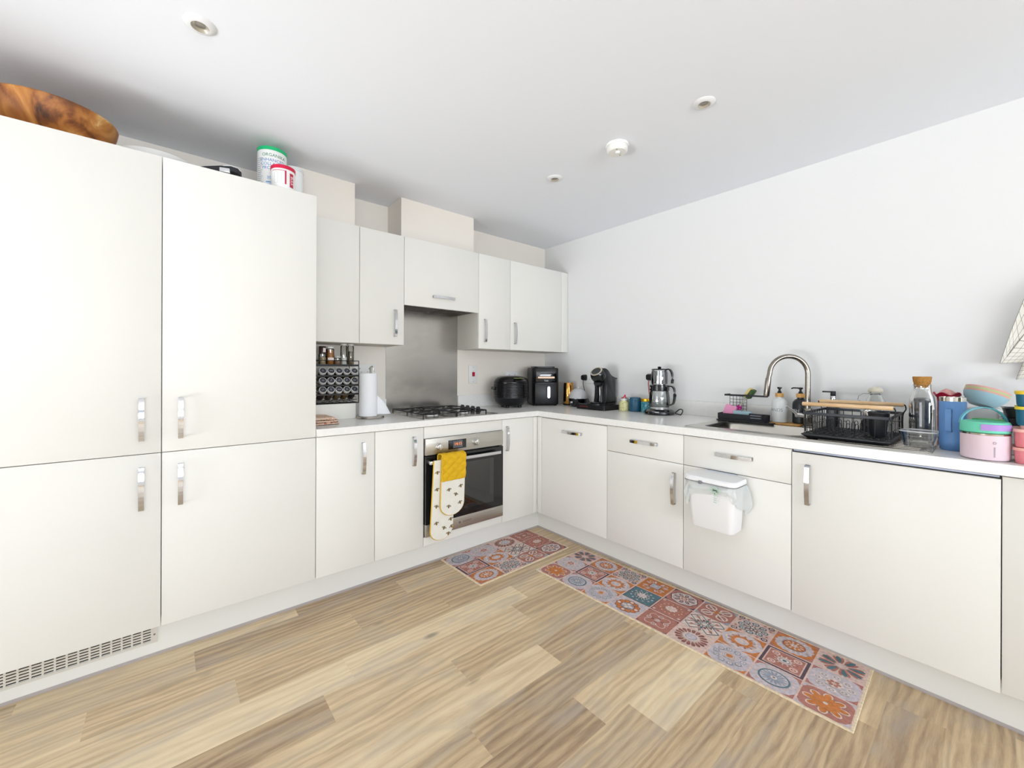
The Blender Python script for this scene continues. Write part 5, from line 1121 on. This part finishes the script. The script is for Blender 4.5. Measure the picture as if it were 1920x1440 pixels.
# ------------------------------------------------------------------ patterned kitchen mats
PAL = [('mat_binding', '#efdcbc'), ('mat_pink', '#e2c5bb'), ('mat_rust', '#b87d70'), ('mat_orange', '#cf8148'), ('mat_lavender', '#cdc3c9'), ('mat_teal', '#5f7e87'), ('mat_dark', '#62505a'), ('mat_cream', '#e6d2c8'), ('mat_brown', '#96655e'), ('mat_greyblue', '#9ea4b0')]
PM = [mat(n_, c_, .95, var=.22, vscale=90, bump=.4, bscale=500) for n_, c_ in PAL]
BI, PK, RU, OR, LV, TE, DK, CR, BR, GB_ = range(10)
def tile(b, cx, cy, hw, hh, kind, z0, rnd):
    L_ = [0]
    def P_(pts, c):
        L_[0] += 1; z = z0+L_[0]*.00006
        b._add([(cx+u*hw, cy+v*hh, z) for u, v in pts], [tuple(range(len(pts)))], c)
    def rect(a, c): P_([(-a, -a), (a, -a), (a, a), (-a, a)], c)
    def disc(u, v, r, c, n=24, r2=None): P_([(u+r*math.cos(2*PI*k/n), v+(r2 or r)*math.sin(2*PI*k/n)) for k in range(n)], c)
    def petals(n, r0, r1, w_, c, ph=0, pt=False):
        for k in range(n):
            a = 2*PI*k/n+ph; m_ = (r0+r1)/2; h = (r1-r0)/2; pts = []
            for q in range(10):
                t_ = 2*PI*q/10; x = m_+h*math.cos(t_); y = w_*math.sin(t_)*(1+.5*math.cos(t_) if pt else 1); pts.append((x*math.cos(a)-y*math.sin(a), x*math.sin(a)+y*math.cos(a)))
            P_(pts, c)
    def scall(r, amp, n, c):
        P_([((r+amp*math.cos(n*2*PI*k/96))*math.cos(2*PI*k/96), (r+amp*math.cos(n*2*PI*k/96))*math.sin(2*PI*k/96)) for k in range(96)], c)
    def corners(r, c):
        for sx in (-1, 1):
            for sy in (-1, 1): P_([(sx, sy), (sx*(1-r), sy), (sx*(1-r*.35), sy*(1-r*.35)), (sx, sy*(1-r))], c)
    def bar(x0, y0, x1, y1, w_, c):
        d = math.hypot(x1-x0, y1-y0); nx, ny = -(y1-y0)/d*w_, (x1-x0)/d*w_; P_([(x0+nx, y0+ny), (x1+nx, y1+ny), (x1-nx, y1-ny), (x0-nx, y0-ny)], c)
    def rings(u, v, r, c1, c2): disc(u, v, r, c1, 14); disc(u, v, r*.6, c2, 14); disc(u, v, r*.3, c1, 10)
    if kind == 'wheel':
        rect(1, LV); corners(.5, RU); petals(16, .74, .92, .05, PK); disc(0, 0, .70, TE); disc(0, 0, .62, LV); petals(16, .12, .60, .055, GB_); disc(0, 0, .14, CR); disc(0, 0, .06, TE)
    elif kind == 'burst':
        rect(1, PK); petals(16, .25, .95, .085, RU, .1, True); petals(8, .28, .98, .10, TE, .3, True); disc(0, 0, .26, PK); disc(0, 0, .12, CR)
    elif kind == 'orange':
        rect(1, RU); corners(.4, LV); petals(8, .35, .92, .20, CR); petals(8, .38, .86, .14, OR); petals(8, .05, .60, .14, OR, PI/8); disc(0, 0, .20, OR); disc(0, 0, .10, CR)
    elif kind == 'lace':
        rect(1, LV); corners(.45, RU)
        for k in range(8): a = 2*PI*k/8; rings(.66*math.cos(a), .66*math.sin(a), .19, CR, GB_)
        scall(.36, .05, 8, CR); petals(6, .08, .3, .09, RU); disc(0, 0, .09, PK)
    elif kind == 'scroll':
        rect(1, LV); corners(.45, OR)
        for k in range(10): a = 2*PI*k/10; rings(.68*math.cos(a), .68*math.sin(a), .17, GB_, CR)
        disc(0, 0, .34, PK); disc(0, 0, .27, GB_); disc(0, 0, .24, LV); disc(0, 0, .17, OR)
    elif kind == 'redmed':
        rect(1, DK); rect(.86, PK); rect(.80, RU)
        for sx in (-1, 1):
            for sy in (-1, 1): rings(sx*.5, sy*.5, .20, PK, RU)
        petals(12, .34, .5, .04, PK); disc(0, 0, .34, PK); disc(0, 0, .26, GB_); disc(0, 0, .2, CR); disc(0, 0, .1, TE)
    elif kind == 'oring':
        rect(1, LV); corners(.75, OR); scall(.82, .06, 8, CR); scall(.72, .05, 8, LV); petals(12, .5, .76, .05, RU); scall(.56, .05, 8, OR); disc(0, 0, .36, PK); scall(.28, .05, 6, LV); disc(0, 0, .12, CR)
    elif kind == 'redscroll':
        rect(1, RU); corners(.35, BR); petals(4, .1, .85, .30, PK, PI/4); petals(4, .14, .8, .25, RU, PI/4); petals(4, .15, .8, .10, BR)
        for k in range(4): a = PI/2*k; rings(.55*math.cos(a), .55*math.sin(a), .17, PK, BR)
        disc(0, 0, .14, DK); petals(8, .02, .2, .04, PK)
    elif kind == 'sun':
        rect(1, PK); petals(18, .48, .92, .10, BR, 0, True); petals(18, .55, .8, .03, RU); scall(.46, .03, 18, CR); disc(0, 0, .33, GB_); disc(0, 0, .28, LV)
    elif kind == 'four':
        rect(1, LV)
        for k in range(4):
            a = PI/2*k
            for q in (-.5, 0, .5): a2 = a+q; disc(.62*math.cos(a2), .62*math.sin(a2), .22, BR, 14); disc(.62*math.cos(a2), .62*math.sin(a2), .17, OR, 14)
            disc(.62*math.cos(a), .62*math.sin(a), .12, CR, 12)
        petals(4, .05, .42, .16, GB_, PI/4); petals(4, .05, .38, .12, CR)
    elif kind == 'trellis':
        rect(1, CR)
        for k in range(4): a = PI/4*k; bar(-1*math.cos(a), -1*math.sin(a), math.cos(a), math.sin(a), .03, TE)
        for s_ in (-.5, .5): bar(-1, s_, s_, -1, .03, TE); bar(-s_, 1, 1, -s_, .03, TE); bar(-1, s_, -s_, 1, .03, DK); bar(s_, -1, 1, -s_, .03, DK)
        petals(8, .32, .56, .07, BR, PI/8, True); petals(8, .66, .88, .09, RU, 0, True); scall(.24, .06, 8, TE); scall(.17, .05, 8, CR)
    elif kind == 'floral':
        rect(1, PK)
        for k in range(8): a = 2*PI*k/8; rings(.62*math.cos(a), .62*math.sin(a), .2, TE, CR)
        for sx in (-1, 1):
            for sy in (-1, 1): rings(sx*.8, sy*.8, .17, DK, CR); disc(sx*.45, sy*.83, .08, RU, 10); disc(sx*.83, sy*.42, .08, RU, 10)
        petals(8, .12, .42, .09, DK); petals(8, .15, .38, .06, CR); disc(0, 0, .14, TE); disc(0, 0, .1, CR)
    elif kind == 'osquare':
        rect(1, OR); petals(8, .42, .95, .13, RU, PI/8); petals(8, .48, .9, .08, PK, PI/8); petals(4, .5, .95, .16, PK, PI/4); petals(4, .55, .88, .10, OR, PI/4); rect(.36, BR); rect(.32, LV); rect(.24, GB_); rect(.18, LV)
    elif kind == 'teal':
        rect(1, DK); rect(.95, TE)
        for k in range(12): a = 2*PI*k/12; disc(.74*math.cos(a), .74*math.sin(a), .09, GB_, 10); disc(.74*math.cos(a), .74*math.sin(a), .045, CR, 8)
        petals(16, .4, .56, .035, CR); scall(.33, .05, 8, CR); petals(6, .05, .28, .07, LV)
    elif kind == 'reddots':
        rect(1, BR); rect(.94, RU)
        for k in range(14): a = 2*PI*k/14; disc(.68*math.cos(a), .68*math.sin(a), .075, OR, 10); disc(.68*math.cos(a), .68*math.sin(a), .045, CR, 8)
        for sx in (-1, 1):
            for sy in (-1, 1): disc(sx*.82, sy*.82, .1, PK, 10)
        scall(.36, .04, 10, CR); petals(6, .05, .3, .08, PK)
    elif kind == 'octagon':
        rect(1, RU); corners(.4, DK); scall(.88, .03, 8, DK); scall(.82, .03, 8, CR); disc(0, 0, .74, GB_, 8); disc(0, 0, .70, CR, 8); petals(8, .26, .68, .13, BR); petals(8, .34, .6, .07, GB_); disc(0, 0, .2, RU); disc(0, 0, .1, CR)
    elif kind == 'knots':
        rect(1, RU); corners(.5, GB_)
        for s_ in (-1, 1):
            for q in (-.45, .45): disc(q, s_*.42, .36, CR, 20); disc(q, s_*.42, .26, RU, 20); disc(q, s_*.42, .10, PK, 12)
        for a in (45, 135): c_, s2 = math.cos(R(a)), math.sin(R(a)); bar(-c_, -s2, c_, s2, .09, DK); bar(-c_, -s2, c_, s2, .065, CR)
        disc(0, 0, .16, OR)
    elif kind == 'owhite':
        rect(1, OR); corners(.5, RU); scall(.90, .04, 16, LV); petals(20, .58, .84, .04, CR); disc(0, 0, .54, BR); disc(0, 0, .50, OR); petals(10, .26, .46, .06, PK); disc(0, 0, .2, RU); petals(6, .03, .22, .06, CR)
def kitchen_mat(label, cx, cy, rz, Ln, Wd, rows_):
    t = thing('kitchen_mat', label, 'mat', (cx, cy, .0006), rz, 'patterned kitchen mats')
    b = B(); o = rrect(Ln, Wd, .006); b.loft([ring3(o, 0), ring3(o, .0035), ring3(rrect(Ln-.004, Wd-.004, .005), .0045), ring3(rrect(Ln-.016, Wd-.016, .004), .0042)]); b.out('binding', PM[BI], t, smooth=0)
    b = B(); il, iw = Ln-.018, Wd-.018; b._add([(-il/2, -iw/2, .0045), (il/2, -iw/2, .0045), (il/2, iw/2, .0045), (-il/2, iw/2, .0045)], [(0, 1, 2, 3)], PK)
    nr, nc = len(rows_), len(rows_[0]); tw, th_ = il/nc, iw/nr
    for r_, row in enumerate(rows_):
        for c_, kd in enumerate(row): tile(b, -il/2+tw*(c_+.5), iw/2-th_*(r_+.5), tw/2-.0035, th_/2-.003, kd, .0046, random)
    b.out('printed_tiles', PM, t, smooth=0, fixn=False); return t
kitchen_mat('small mosaic-patterned kitchen mat in front of the oven', -1.031, -.7055, R(1.5), .757, .42,
    [['wheel', 'lace', 'sun', 'redscroll'], ['redmed', 'oring', 'trellis', 'reddots'], ['owhite', 'floral', 'knots', 'octagon']])
kitchen_mat('long mosaic-patterned runner mat in front of the sink cabinets', -.793, -1.7255, R(-88.1), 1.492, .438,
    [['burst', 'owhite', 'floral', 'osquare', 'octagon', 'knots', 'floral', 'owhite', 'burst'],
     ['lace', 'redmed', 'oring', 'teal', 'reddots', 'trellis', 'oring', 'redmed', 'lace'],
     ['orange', 'wheel', 'scroll', 'four', 'redscroll', 'sun', 'scroll', 'wheel', 'orange']])
